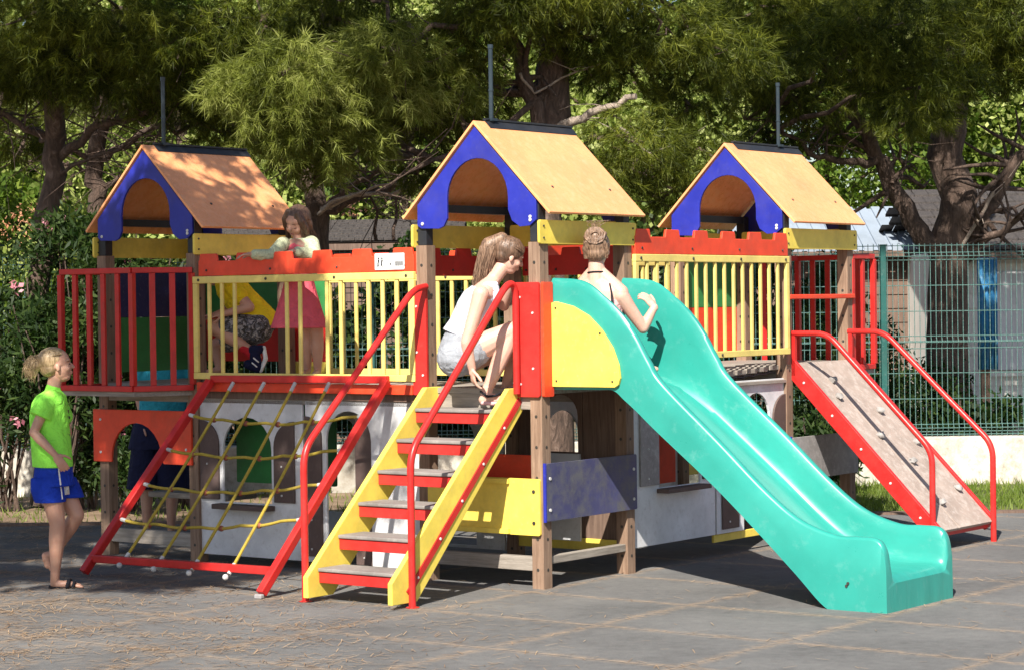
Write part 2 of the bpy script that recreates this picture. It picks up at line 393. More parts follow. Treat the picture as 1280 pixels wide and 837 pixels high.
# bays with red balusters on the left and right towers
def bay(pts, z0, z1, ns):
    mb = MB()
    for z in (z0+.02, z1-.02):
        for a, b in zip(pts, pts[1:]): mb.bar((a[0], a[1], z), (b[0], b[1], z), .035, .04)
    for p in pts: mb.box((p[0]-.02, p[1]-.02, z0+.041), (p[0]+.02, p[1]+.02, z1-.041))
    fr = mb.build('bay_railing', M['redrail'], play, bevel=.004)
    for (a, b), n in zip(zip(pts, pts[1:]), ns):
        for i in range(1, n+1):
            t = i/(n+1); x = a[0]*(1-t)+b[0]*t; y = a[1]*(1-t)+b[1]*t
            MB().bar((x, y, z0+.041), (x, y, z1-.041), .02, .042, up=(b[0]-a[0]+1e-6, b[1]-a[1], 0)).build('baluster', M['redrail'], fr, bevel=.003)
    return fr
bay([(-3.985, 0), (-3.985, -.42), (-3.25, -.42), (-3.02, -.055)], 1.225, 2.10, (2, 4, 2))
MB().plate([(-3.985, .0), (-3.985, -.42), (-3.25, -.42), (-3.02, .0)][::-1], 0, .03, 'v')  # outline only, floor below
mb = MB(); fl = [(-3.985, -.046), (-3.985, -.42), (-3.25, -.42), (-3.04, -.046)]
mb.add([(x, y, 1.19) for x, y in fl]+[(x, y, 1.224) for x, y in fl], [(3,2,1,0),(4,5,6,7),(0,1,5,4),(1,2,6,5),(2,3,7,6),(3,0,4,7)]); mb.build('bay_floor', M['plank_u'], play)
rb = [(0, 4.02), (.0, 4.42), (-.62, 4.42), (-.92, 4.07)]
bay([(.03, 4.07), (.03, 4.42), (-.65, 4.42), (-.92, 4.07)], 1.26, 2.16, (1, 4, 2))
mb = MB(); fl = [(.03, 4.066), (.03, 4.42), (-.65, 4.42), (-.92, 4.066)]
mb.add([(x, y, 1.225) for x, y in fl]+[(x, y, 1.259) for x, y in fl], [(3,2,1,0),(4,5,6,7),(0,1,5,4),(1,2,6,5),(2,3,7,6),(3,0,4,7)]); mb.build('bay_floor', M['plank_u'], play)
# far-side red railing of the right tower and its grab bar
def redrail(axis, c, a0, a1, z0, z1, n): return railing(axis, c, a0, a1, z0, z1, n, 'redrail', bw=.05, name='red_railing')
redrail('u', -.99, 3.11, 3.98, 1.36, 2.12, 6)
b = MB().bar((.055, 3.06, 1.83), (.055, 4.05, 1.83), .03, .035).build('grab_bar', M['redboard'], play, bevel=.006)

# back panels seen through the railings
def panel(axis, c, a0, z0, a1, z1, mat, name='back_panel', th=.02, holes=(), r=.012):
    return MB().plate(rrect(a0, z0, a1, z1, r), c, th, axis, holes).build(name, M[mat], play, bevel=.003)
panel('u', -.975, 3.09, 1.76, 4.0, 2.11, 'green'); panel('u', -.977, 3.09, 1.38, 4.0, 1.757, 'redboard')
panel('v', WV+.05, -3.94, 1.745, -3.10, 2.09, 'green'); panel('v', WV+.05, -3.94, 1.40, -3.10, 1.742, 'red')
panel('u', -3.985, .06, 1.745, .90, 2.08, 'navy'); panel('u', -3.985, .06, 1.34, .90, 1.742, 'green')
panel('v', WV+.052, -3.05, 1.71, -2.70, 2.02, 'green'); panel('v', WV+.054, -3.05, 1.40, -2.70, 1.708, 'red'); panel('v', WV+.052, -3.05, 1.29, -2.70, 1.398, 'yellow')

# white house boards under the bridges
def half_leaf(axis, c, a0, a1, z0, zt, side, mat='brown', name='shutter'):
    n = 8; w = a1-a0
    if side > 0: o = [(a0, z0), (a1, z0)] + [(a0+w*math.cos(math.pi/2*i/n), zt-w*.95+w*.95*math.sin(math.pi/2*i/n)) for i in range(n+1)]
    else: o = [(a0, z0), (a1, z0), (a1, zt)] + [(a1-w*math.sin(math.pi/2*i/n), zt-w*.95+w*.95*math.cos(math.pi/2*i/n)) for i in range(1, n+1)]
    s = MB().plate(o, c, .016, axis).build(name, M[mat], play, bevel=.003)
    bolts([((a0+w*.4, c-.001, z0+.05) if axis == 'v' else (c+.016, a0+w*.4, z0+.05)), ((a0+w*.4, c-.001, z0+.25) if axis == 'v' else (c+.016, a0+w*.4, z0+.25))], s, 'boltw', .008, axis, 'bolt_cap')
    return s
MB().plate([(-3.0, .06), (-2.015, .06), (-2.015, 1.165), (-3.0, 1.165)], -.02, .018, 'v', [arch(-2.775, -2.31, .44, 1.04)]).build('house_panel', M['white'], play, bevel=.002)
half_leaf('v', -.038, -2.985, -2.805, .455, 1.015, 1); half_leaf('v', -.038, -2.275, -2.085, .455, 1.02, -1)
MB().box((-2.80, -.12, .395), (-2.28, -.021, .43)).build('window_sill', M['brown'], play, bevel=.004)
p2 = [(-1.99, .06), (-1.815, .06)] + arch(-1.80, -1.40, .06, 1.10)[0:] + [(-.97, .06), (-.97, 1.165), (-1.99, 1.165)]
MB().plate(p2, -.02, .018, 'v').build('house_panel', M['white'], play, bevel=.002)
half_leaf('v', -.038, -1.985, -1.835, .10, 1.06, 1, name='door_leaf')
half_leaf('v', -.001, -1.56, -1.37, .06, 1.07, 1, name='door_leaf')
MB().box((-3.0, -.03, 1.17), (-.97, .0, 1.235)).build('fascia_board', M['plank_z'], play, bevel=.003)

MB().plate([(1.02, .16), (2.05, .16), (2.05, 1.235), (1.02, 1.235)], .002, .018, 'u', [arch(1.33, 1.86, .545, 1.10)]).build('house_panel', M['white'], play, bevel=.002)
half_leaf('u', .021, 1.09, 1.315, .568, 1.10, 1, 'grey'); half_leaf('u', .021, 1.88, 2.03, .568, 1.10, -1, 'brown')
MB().box((.021, 1.30, .51), (.12, 1.85, .54)).build('window_sill', M['brown'], play, bevel=.004)
p3 = [(2.075, .16)] + [(2.11, .16)] + arch(2.44, 2.82, .17, 1.15)
p3 = [(2.075, .16), (2.44, .16)] + arch(2.44, 2.82, .17, 1.14)[1:-1] + [(2.82, .16), (3.035, .16), (3.035, 1.235), (2.075, 1.235)]
MB().plate(p3, .002, .018, 'u').build('house_panel', M['white'], play, bevel=.002)
half_leaf('u', .021, 2.13, 2.35, .19, 1.10, 1, name='door_leaf'); half_leaf('u', .021, 2.85, 3.03, .19, 1.12, -1, name='door_leaf')
MB().box((-.02, 2.06, .10), (.0, 3.04, .155)).build('base_rail', M['yellow'], play, bevel=.003)
# inside furniture glimpsed through the window
MB().box((-.5, 1.95, .3), (-.47, 2.03, 1.2)).build('inner_post', M['yellow'], play, bevel=.003)
MB().box((-.5, 2.06, .5), (-.47, 2.30, 1.0)).build('inner_board', M['redboard'], play, bevel=.003)
# far side house boards (back of the under-deck rooms)
MB().plate([(-2.98, .1), (-1.0, .1), (-1.0, 1.18), (-2.98, 1.18)], WV-.02, .018, 'v', [arch(-2.75, -2.3, .3, 1.0), arch(-1.7, -1.25, .12, 1.05)]).build('house_panel', M['white'], play, bevel=.002)
MB().plate([(1.0, .15), (3.03, .15), (3.03, 1.2), (1.0, 1.2)], -WU-.02, .018, 'u', [arch(1.3, 1.75, .45, 1.05), arch(2.2, 2.65, .16, 1.1)]).build('house_panel', M['white'], play, bevel=.002)
panel('v', .30, -2.95, .55, -2.0, 1.12, 'green', 'under_deck_board')  # added board, widened to darken the view through the arch window

# middle tower: plank wall with arched window, low boards, low beams
mb = MB(); W_ = .86/6
mb.plate([(-.87, .2), (-.33, .2), (-.33, 1.235), (-.87, 1.235)], WV-.02, .02, 'v', [arch(-.66, -.37, .80, 1.19)])
mb.plate([(-.325, .2), (-.05, .2), (-.05, 1.235), (-.325, 1.235)], WV-.02, .02, 'v')
mb.build('plank_wall', M['plank_z'], play, bevel=.002)
MB().plate([(-.64, .2), (-.34, .2), (-.34, .79), (-.64, .79)], WV-.045, .018, 'v').build('low_board', M['white'], play)
b = panel('v', -.068, -.875, .34, .035, .70, 'yellow', 'low_board', .02)
mb = MB().box((-.85, -.09, .345), (-.20, -.0685, .375)); mb.box((-.85, -.09, .665), (-.20, -.0685, .695)); merge(b, mb, 'yellow')
bolts([(-.01, -.0685, .62), (-.01, -.0685, .42)], b, 'bolt', .012, 'v', 'bolt_cap')
b = panel('u', .049, -.035, .43, .99, .797, 'greyblue', 'low_board', .02)
MB().box((.049, -.046, .425), (.069, -.036, .80)).build('board_edge', M['blue'], b)
bolts([(.069, 0, .5), (.069, 0, .7), (.069, .95, .5), (.069, .95, .7)], b, 'boltw', .011, 'u', 'bolt_cap')
b = panel('u', .049, 3.06, .47, 4.07, .79, 'grey', 'low_board', .02)
MB().box((.049, 3.049, .465), (.069, 3.059, .80)).build('board_edge', M['blue'], b)
panel('u', -.965, 3.1, .47, 3.99, .79, 'yellow', 'low_board', .02)
mb = MB().box((-.875, -.03, .11), (-.046, .03, .20)); mb.build('low_beam', M['plank_u'], play, bevel=.004)
MB().box((-.875, .92, .14), (-.046, .97, .22)).build('low_beam', M['yellow'], play, bevel=.004)
MB().box((-.03, .05, .15), (.03, .905, .20)).build('low_beam', M['plank_v'], play, bevel=.004)
MB().box((-3.915, -.03, .10), (-3.085, .03, .20)).build('low_beam', M['plank_u'], play, bevel=.004)
MB().box((-3.915, .35, .40), (-3.085, .65, .44)).build('bench_seat', M['plank_u'], play, bevel=.004)
MB().box((-.875, .35, .42), (-.05, .65, .46)).build('bench_seat', M['plank_u'], play, bevel=.004)
panel('v', .3, -.85, .62, -.25, .82, 'redboard', 'under_deck_board')
# red arched board under the left tower
o = [(-4.05, .69), (-3.86, .69)] + [(-3.60+.26*-math.cos(math.pi*i/12), .72+.26*math.sin(math.pi*i/12)) for i in range(13)] + [(-3.32, .69), (-3.04, .69), (-3.04, 1.075), (-4.05, 1.075)]
b = MB().plate(o, -.068, .02, 'v').build('arched_board', M['redboard'], play, bevel=.003)
bolts([(-3.97, -.0685, 1.0), (-3.97, -.0685, .76), (-3.09, -.0685, 1.0), (-3.09, -.0685, .80)], b, 'boltw', .011, 'v', 'bolt_cap')

# red cheek boards beside stairs and slide
b = panel('v', -.068, -.145, 1.22, .046, 1.945, 'red', 'cheek_board', .02)
bolts([(-.10, -.0685, 1.3), (-.10, -.0685, 1.85), (.0, -.0685, 1.4), (.0, -.0685, 1.75)], b, 'boltw', .008, 'v', 'bolt_cap')
b = panel('u', .048, -.045, 1.22, .06, 1.945, 'redboard', 'cheek_board', .02)
b = panel('v', -.068, -.985, 1.22, -.87, 1.93, 'red', 'cheek_board', .02)
bolts([(-.95, -.0685, 1.5), (-.95, -.0685, 1.8), (-.9, -.0685, 1.35)], b, 'boltw', .008, 'v', 'bolt_cap')

# ---- slide
st = [((.05, 1.968), (.02, 1.30), (.05, 1.262)), ((.29, 1.944), (.18, 1.30), (.25, 1.265)), ((.454, 1.841), (.33, 1.295), (.40, 1.266)),
      ((.585, 1.73), (.46, 1.275), (.52, 1.262)), ((.686, 1.605), (.57, 1.225), (.60, 1.205)), ((.784, 1.445), (.69, 1.150), (.70, 1.128)),
      ((.888, 1.305), (.83, 1.045), (.83, 1.02)), ((1.287, .96), (1.255, .70), (1.255, .685)), ((1.602, .681), (1.56, .445), (1.57, .41)),
      ((1.835, .515), (1.76, .31), (1.80, .20)), ((2.064, .437), (1.99, .235), (2.02, .0)), ((2.217, .433), (2.17, .212), (2.17, 0)),
      ((2.337, .427), (2.31, .212), (2.31, 0)), ((2.390, .375), (2.37, .20), (2.37, 0)), ((2.408, .26), (2.405, .165), (2.41, 0))]
def cr(P, t):
    n = len(P)-1; i = min(int(t*n), n-1); f = t*n-i
    p0, p1, p2, p3 = (P[max(i-1, 0)], P[i], P[i+1], P[min(i+2, n)])
    return tuple(.5*((2*b)+(-a+c)*f+(2*a-5*b+4*c-d)*f*f+(-a+3*b-3*c+d)*f**3) for a, b, c, d in zip(p0, p1, p2, p3))
def slide_mesh():
    NS = 96; v0, v1 = .065, .915; vs = []; rows = []
    for k in range(NS+1):
        t = k/NS; r = cr([s[0] for s in st], t); b = cr([s[1] for s in st], t); q = cr([s[2] for s in st], t)
        # direction across the rim: perpendicular to its run, towards the bed
        def mix(f): return (r[0]*(1-f)+b[0]*f, r[1]*(1-f)+b[1]*f)
        half = [(v0, q), (v0, ((q[0]+r[0])/2, (q[1]+r[1])/2)), (v0, mix(.09)), (v0+.006, mix(.035)), (v0+.018, mix(0)), (v0+.032, mix(-.005)), (v0+.046, mix(0.01)), (v0+.056, mix(.06)),
                (v0+.066, mix(.3)), (v0+.078, mix(.7)), (v0+.090, mix(.9)), (v0+.112, mix(.985)), (v0+.15, b)]
        row = [(p[0], v, p[1]) for v, p in half] + [(p[0], v0+v1-v, p[1]) for v, p in half[::-1]]
        rows.append(row)
    n = len(rows[0]); mb = MB(); fs = []
    for row in rows: vs += row
    for k in range(NS):
        for j in range(n): fs.append((k*n+j, k*n+(j+1) % n, (k+1)*n+(j+1) % n, (k+1)*n+j))
    fs.append(tuple(NS*n+j for j in range(n))); fs.append(tuple(range(n))[::-1])
    return mb.add(vs, fs)
sl = slide_mesh().build('slide', M['teal'], play, smooth=True, angle=38)
o = [(.062, 1.283), (.545, 1.283), (.572, 1.30), (.585, 1.34), (.575, 1.42), (.53, 1.53), (.45, 1.64), (.35, 1.73), (.23, 1.79), (.10, 1.82), (.062, 1.812)]
b = MB().plate(o, .042, .022, 'v').build('side_shield', M['yellow'], sl, bevel=.004)
bolts([(.10, .0415, 1.78), (.10, .0415, 1.32), (.53, .0415, 1.32), (.44, .0415, 1.62)], b, 'bolt', .007, 'v', 'bolt_cap')
bolts([(2.16, .064, .16), (2.15, .064, .145)], sl, 'bolt', .009, 'v', 'bolt_cap')

# ---- stairs
def stringer(u0, u1):
    o = [(-1.335, .03), (-1.10, .03), (.0, 1.14), (.0, 1.275), (-.155, 1.275), (-1.335, .16)]
    return MB().plate(o, u0, u1-u0, 'u')
stair = stringer(-.165, -.13).build('staircase', M['yellow'], play, bevel=.004)
s2 = stringer(-.84, -.80).build('stringer', M['yellow'], stair, bevel=.004)
mb = MB().bar((-.126, -1.19, .085), (-.126, -.045, 1.2), .045, .008, up=(1, 0, 0)); stripe = mb.build('stringer_strip', M['red'], stair)
bolts([(-.122, -1.1+1.0*f, .175+.97*f) for f in (0, .22, .44, .66, .88)], stair, 'boltw', .010, 'u', 'bolt_cap')
for k in range(1, 7):
    z = k*.1875 if k < 7 else 0; v = -1.235 + (k-1)*.192
    s = MB().box((-.798, v, z-.072), (-.167, v+.028, z-.004)).build('step', M['red'], stair, bevel=.004)
    MB().box((-.798, v-.012, z-.002), (-.167, v+.235, z+.02)).build('tread', M['tread'], s, bevel=.006)
for du in (0, 1):
    u = -.115 if not du else -.865; ve = (-1.165, -1.285)[du]
    pts = bez([(u, ve, -.02), (u, ve, .93), (u, -.18, 1.94), (u, -.092, 1.93), (u, -.092, 1.24)] if du == 0 else [(u, ve, -.02), (u, ve, .93), (u, -.2, 1.91), (u, -.07, 1.93)], 6, .11)
    MB().tube(pts, .0225, 12).ball((u, ve, .003), (.045, .045, .006)).build('handrail', M['redrail'], stair, smooth=True)

# ---- climbing net
TL, TR = Vector((-2.80, -.11, 1.315)), Vector((-1.18, -.11, 1.325)); BL, BR = Vector((-3.05, -1.10, .03)), Vector((-1.21, -1.315, .03))
net = MB().bar(TL+Vector((0,0,-.02)), BL, .055, .055, up=(1, 0, 0)).build('climbing_net', M['redrail'], play, bevel=.006)
MB().bar(TR+Vector((0,0,-.02)), BR, .055, .055, up=(1, 0, 0)).build('frame_beam', M['redrail'], net, bevel=.006)
MB().bar(TL+Vector((.0, .02, -.005)), TR+Vector((-.0, .02, -.005)), .05, .05).build('frame_beam', M['redrail'], net, bevel=.006)
MB().box((-2.97, -.075, 1.22), (-.99, -.05, 1.285)).build('frame_beam', M['redboard'], net, bevel=.004)
def netp(s, t):   # s 0..1 across, t 0 top..1 foot
    return TL.lerp(TR, s).lerp(BL.lerp(BR, s), t)
MB().bar(netp(0, .93), netp(1, .90), .05, .05).build('frame_beam', M['redrail'], net, bevel=.006)
MB().box(BR-Vector((.03, .035, .03)), BR+Vector((.03, .0, .0))).build('foot_cap', M['grey'], net, bevel=.008)
nv, nh = 4, 4
sv_top = [.153, .333, .51, .70]; sv_bot = [.22, .42, .62, .82]; th = [.19, .37, .55, .73]
def vpt(i, t): return netp(sv_top[i]*(1-t)+sv_bot[i]*t-.06*t, t)
knots = MB()
for i in range(4):
    s0, s1 = sv_top[i], sv_bot[i]-.04
    pts = [netp(s0+(s1-s0)*t/.93, t) + Vector((0, 0, -.03*math.sin(math.pi*t))) for t in np.linspace(.02, .93, 14)]
    rp = MB().tube(pts, .0105, 8).build('rope', M['rope'], net, smooth=True)
    merge(rp, MB().tube([pts[0], pts[0].lerp(pts[1], .6)], .013, 8).tube([pts[-2].lerp(pts[-1], .3), pts[-1]], .014, 8).ball(pts[-1]+Vector((0, -.03, -.015)), .02), 'sleeve')
for j in range(4):
    a, b = netp(0, th[j]), netp(1, th[j]*.9)
    ss = np.linspace(0, 1, 25); pts = []
    for s in ss:
        tt = s; sag = -.06*math.sin(math.pi*tt) - .014*abs(math.sin(tt*math.pi*4.5))
        pts.append(a.lerp(b, tt)+Vector((0, 0, sag)))
    rp = MB().tube(pts, .0105, 8).build('rope', M['rope'], net, smooth=True)
    merge(rp, MB().tube(pts[0:2], .014, 8).tube(pts[-2:], .014, 8).ball(pts[-1], .022), 'sleeve')
    kb = MB()
    for i in range(4):
        s0, s1 = sv_top[i], sv_bot[i]-.04; s = s0+(s1-s0)*th[j]/.93
        kb.ball(a.lerp(b, s)+Vector((0, 0, -.06*math.sin(math.pi*s)-.012)), (.024, .018, .020))
    merge(rp, kb, 'knot')

# ---- climbing ramp
P = lambda u, v, z: Vector((u, v, z))
rt, rbm = (.06, 1.345), (1.235, .15)
dv = math.hypot(rbm[0]-rt[0], rbm[1]-rt[1])
rn = Vector((rt[1]-rbm[1], 0, rbm[0]-rt[0])).normalized()
def rq(f, v, h=0): return P(rt[0]+(rbm[0]-rt[0])*f, v, rt[1]+(rbm[1]-rt[1])*f) + rn*h
def slab(v0, v1, h0, h1, f0=0, f1=1):
    vs = [rq(f, v, h) for h in (h0, h1) for f, v in ((f0, v0), (f1, v0), (f1, v1), (f0, v1))]
    return MB().add(vs, [(3,2,1,0),(4,5,6,7),(0,1,5,4),(1,2,6,5),(2,3,7,6),(3,0,4,7)])
rp = slab(3.135, 3.42, -.03, 0).build('climbing_ramp', M['ramp'], play, bevel=.003)
slab(3.428, 3.98, -.03, .001).build('ramp_board', M['ramp'], rp, bevel=.003)
slab(3.10, 3.134, -.10, .02, -.02, 1.0).build('ramp_side', M['redrail'], rp, bevel=.004)
slab(3.982, 4.016, -.10, .02, -.02, 1.0).build('ramp_side', M['redrail'], rp, bevel=.004)
MB().bar(rq(.99, 3.12, -.05), rq(.99, 4.0, -.05), .03, .05).build('ramp_foot', M['redrail'], rp, bevel=.004)
bolts([tuple(rq(f, 3.099, -.04)) for f in (.1, .3, .5, .7, .9)], rp, 'boltw', .010, 'v', 'bolt_cap')
rng = random.Random(5)
for (f, v) in ((.12, 3.42), (.22, 3.30), (.32, 3.72), (.46, 3.42), (.52, 3.86), (.62, 3.55), (.80, 3.86), (.86, 3.45)):
    c = rq(f, v, .015); me = MB().ball(c, (.036, .028, .025), 9, 6)
    me.v = [tuple(Vector(x) + Vector((rng.uniform(-1, 1), rng.uniform(-1, 1), rng.uniform(-1, 1)))*.008) for x in me.v]
    me.build('climbing_hold', M['stone'], rp, smooth=True, angle=60)
for v, foot in ((3.115, .02), (3.985, -.02)):
    e = 1.178 if v < 3.5 else 1.238
    pts = bez([(.05, v, 1.30), (.05, v, 1.56), (.05+.32, v, 1.56), (e, v, .70), (e, v, foot)], 6, .10)
    pts = bez([(.04, v, 1.56), (.34, v, 1.56), (e, v, .72), (e, v, foot)], 6, .10)
    h = MB().tube(pts, .0225, 12).bar((.06, v, 1.25), (.06, v, 1.57), .03, .03)
    h.build('handrail', M['redrail'], rp, smooth=True)
# ------------------------------------------------------------------ ground
def struct(name, mb, mat): return tag(mb.build(name, mat), kind='structure')
def sheet(x0, y0, x1, y1, z): return MB().add([(x0,y0,z),(x1,y0,z),(x1,y1,z),(x0,y1,z)], [(0,1,2,3)])
def pad_material():
    m, nt, p = new_mat('rubber_safety_tiles'); L = nt.links.new
    def math_(op, a, b=None, c=None, clamp=False):
        n = nt.nodes.new('ShaderNodeMath'); n.operation = op; n.use_clamp = clamp
        for i, x in enumerate((a, b, c)):
            if x is None: continue
            if isinstance(x, (int, float)): n.inputs[i].default_value = x
            else: L(x, n.inputs[i])
        return n.outputs[0]
    tc = N(nt, 'ShaderNodeTexCoord'); mp = N(nt, 'ShaderNodeMapping', vector_type='TEXTURE')
    mp.inputs['Location'].default_value = (X0, D0, 0); mp.inputs['Rotation'].default_value = (0, 0, -ANG)
    L(tc.outputs['Object'], mp.inputs[0]); sp = N(nt, 'ShaderNodeSeparateXYZ'); 
    wob = N(nt, 'ShaderNodeTexNoise', Scale=1.1, Detail=3); L(mp.outputs[0], wob.inputs['Vector'])
    L(mp.outputs[0], sp.inputs[0]); U, V = sp.outputs[0], sp.outputs[1]
    wv = math_('MULTIPLY', math_('SUBTRACT', wob.outputs[0], .5), .05)
    def seam(x, off, per, w):
        f = math_('FRACT', math_('DIVIDE', math_('ADD', math_('SUBTRACT', x, off), wv), per))
        d = math_('MULTIPLY', math_('MINIMUM', f, math_('SUBTRACT', 1, f)), per)
        return math_('SUBTRACT', 1, math_('DIVIDE', d, w), clamp=True)
    core = math_('MAXIMUM', seam(U, 1.25, 1.2, .016), seam(V, -.2, 1.0, .016))
    soft = math_('MAXIMUM', seam(U, 1.25, 1.2, .075), seam(V, -.2, 1.0, .075))
    n1 = N(nt, 'ShaderNodeTexNoise', Scale=.9, Detail=8, Roughness=.62); L(tc.outputs['Object'], n1.inputs['Vector'])
    n2 = N(nt, 'ShaderNodeTexNoise', Scale=150, Detail=4, Roughness=.8); L(tc.outputs['Object'], n2.inputs['Vector'])
    n4 = N(nt, 'ShaderNodeTexNoise', Scale=14, Detail=7, Roughness=.75); L(tc.outputs['Object'], n4.inputs['Vector'])
    base = ramp(nt, [(.3, (.085, .083, .083)), (.5, (.145, .142, .141)), (.72, (.215, .208, .20))]); 
    L(math_('ADD', math_('MULTIPLY', n1.outputs[0], .6), math_('MULTIPLY', n4.outputs[0], .4)), base.inputs[0])
    gr = ramp(nt, [(.32, (.55, .55, .55)), (.62, (1.25, 1.25, 1.25))]); L(n2.outputs[0], gr.inputs[0])
    mx = N(nt, 'ShaderNodeMix', data_type='RGBA', blend_type='MULTIPLY'); mx.inputs[0].default_value = .8; L(base.outputs[0], mx.inputs[6]); L(gr.outputs[0], mx.inputs[7])
    # needle dust: more of it on the left, broken streaks along the joints everywhere
    sx = N(nt, 'ShaderNodeSeparateXYZ'); L(tc.outputs['Object'], sx.inputs[0])
    left = math_('ADD', math_('MULTIPLY', sx.outputs[0], -.15), math_('MULTIPLY_ADD', sx.outputs[1], -.05, .50), clamp=True)
    mp2 = N(nt, 'ShaderNodeMapping'); mp2.inputs['Scale'].default_value = (1.0, 3.2, 1); L(tc.outputs['Object'], mp2.inputs[0])
    n3 = N(nt, 'ShaderNodeTexNoise', Scale=1.7, Detail=10, Roughness=.78, Distortion=.6); L(mp2.outputs[0], n3.inputs['Vector'])
    d1 = math_('MULTIPLY', math_('SUBTRACT', math_('ADD', n3.outputs[0], math_('MULTIPLY', left, .58)), .66), 6, clamp=True)
    d2 = math_('MULTIPLY', soft, math_('MULTIPLY', math_('SUBTRACT', n4.outputs[0], .40), 6, clamp=True))
    d3 = math_('MULTIPLY', core, math_('MULTIPLY', math_('SUBTRACT', n4.outputs[0], .33), 4.2, clamp=True))
    dust = math_('MULTIPLY', math_('MAXIMUM', d1, math_('MAXIMUM', math_('MULTIPLY', d2, .75), d3)), .85)
    m2 = N(nt, 'ShaderNodeMix', data_type='RGBA'); L(dust, m2.inputs[0]); L(mx.outputs[2], m2.inputs[6])
    dc = ramp(nt, [(.3, (.20, .13, .085)), (.7, (.46, .35, .245))]); L(n2.outputs[0], dc.inputs[0]); L(dc.outputs[0], m2.inputs[7])
    L(m2.outputs[2], p.inputs['Base Color']); p.inputs['Roughness'].default_value = .93; p.inputs['Specular IOR Level'].default_value = .25
    b = N(nt, 'ShaderNodeBump', Strength=.6, Distance=.006); L(math_('SUBTRACT', n2.outputs[0], math_('MULTIPLY', core, 1.6)), b.inputs['Height']); L(b.outputs[0], p.inputs['Normal'])
    return m
def earth_material(name, c1, c2, c3):
    m, nt, p = new_mat(name); L = nt.links.new; tc = N(nt, 'ShaderNodeTexCoord')
    n = N(nt, 'ShaderNodeTexNoise', Scale=1.3, Detail=10, Roughness=.7); L(tc.outputs['Object'], n.inputs['Vector'])
    n2 = N(nt, 'ShaderNodeTexNoise', Scale=40, Detail=5, Roughness=.7); L(tc.outputs['Object'], n2.inputs['Vector'])
    a = N(nt, 'ShaderNodeMath', operation='MULTIPLY_ADD'); L(n2.outputs[0], a.inputs[0]); a.inputs[1].default_value = .4; L(n.outputs[0], a.inputs[2])
    r = ramp(nt, [(.48, c1), (.68, c2), (.88, c3)]); L(a.outputs[0], r.inputs[0]); L(r.outputs[0], p.inputs['Base Color']); p.inputs['Roughness'].default_value = .95
    b = N(nt, 'ShaderNodeBump', Strength=.9, Distance=.03); L(n2.outputs[0], b.inputs['Height']); L(b.outputs[0], p.inputs['Normal'])
    return m
M['pad'] = pad_material()
M['earth'] = earth_material('bare_earth', (.07, .05, .035), (.14, .105, .07), (.24, .19, .13))
M['lawn'] = earth_material('lawn_soil', (.06, .075, .02), (.11, .13, .035), (.18, .17, .07))
M['litter_s'] = earth_material('needle_soil', (.10, .065, .04), (.24, .16, .10), (.40, .29, .19))
struct('ground', sheet(-160, -25, 160, 330, -.016), M['earth'])
struct('playground_surface', sheet(-9, 6, 9, 19.3, 0), M['pad'])
struct('lawn', sheet(1.2, 19.42, 9, 22.35, -.006), M['lawn'])
struct('needle_covered_soil', sheet(-9, 19.42, 1.195, 22.35, -.006), M['litter_s'])
kerb = MB().box((-9, 19.3, -.02), (9, 19.42, .02)); struct('kerb', kerb, M['plank_z'])

# ------------------------------------------------------------------ low wall, mesh fence
M['stucco'] = paint('whitewashed_stucco', (.64, .60, .53), .9, wear=(.36, .31, .25), wear_amt=.45, scale=2, bump=1, grime=.55, var=.2)
M['fgreen'] = paint('green_coated_wire', (.035, .14, .125), .5, wear=(.36, .42, .40), wear_amt=.4, scale=30)
M['fpost'] = paint('green_fence_post', (.012, .09, .08), .45)
wl = tag(MB().box((-9, 22.42, -.02), (9, 22.62, .455)).build('low_wall', M['stucco'], bevel=.012), 'long low whitewashed wall carrying the green mesh fence', 'wall')
fx0, fx1, fy = -8.6, 8.6, 22.52
fe = empty('mesh_fence', (0, fy, .455), 0, 'green welded wire mesh fence with ribbed panels standing on the low wall', 'fence')
posts = [3.63-2.5*k for k in range(-1, 5)] + [8.6]
posts = sorted(set(posts))
for x in posts: MB().box((x-.028, -.03, 0), (x+.028, .03, 1.86)).box((x-.03, -.033, 1.861), (x+.03, .033, 1.875)).build('fence_post', M['fpost'], fe, bevel=.004)
zs = [.02, .05, .12, .37, .62, .86, .93, .98, 1.22, 1.47, 1.72, 1.79, 1.86]
def ribz(z):
    for c in (.085, .92, 1.755):
        if abs(z-c) < .05: return -.03*(1-abs(z-c)/.05)
    return 0
for x0, x1 in zip(posts, posts[1:]):
    mb = MB(); n = int((x1-x0-.08)/.052)
    zz = [.0, .035, .085, .135, .87, .92, .97, 1.705, 1.755, 1.805, 1.88]
    for i in range(n+1):
        x = x0+.04+i*(x1-x0-.08)/n
        mb.tube([(x, ribz(z), z) for z in zz], .0036, 4, cap=False)
    for z in zs + [.085, .92, 1.755]: mb.tube([(x0+.03, ribz(z)+.004, z), (x1-.03, ribz(z)+.004, z)], .0042, 4)
    mb.build('mesh_panel', M['fgreen'], fe)

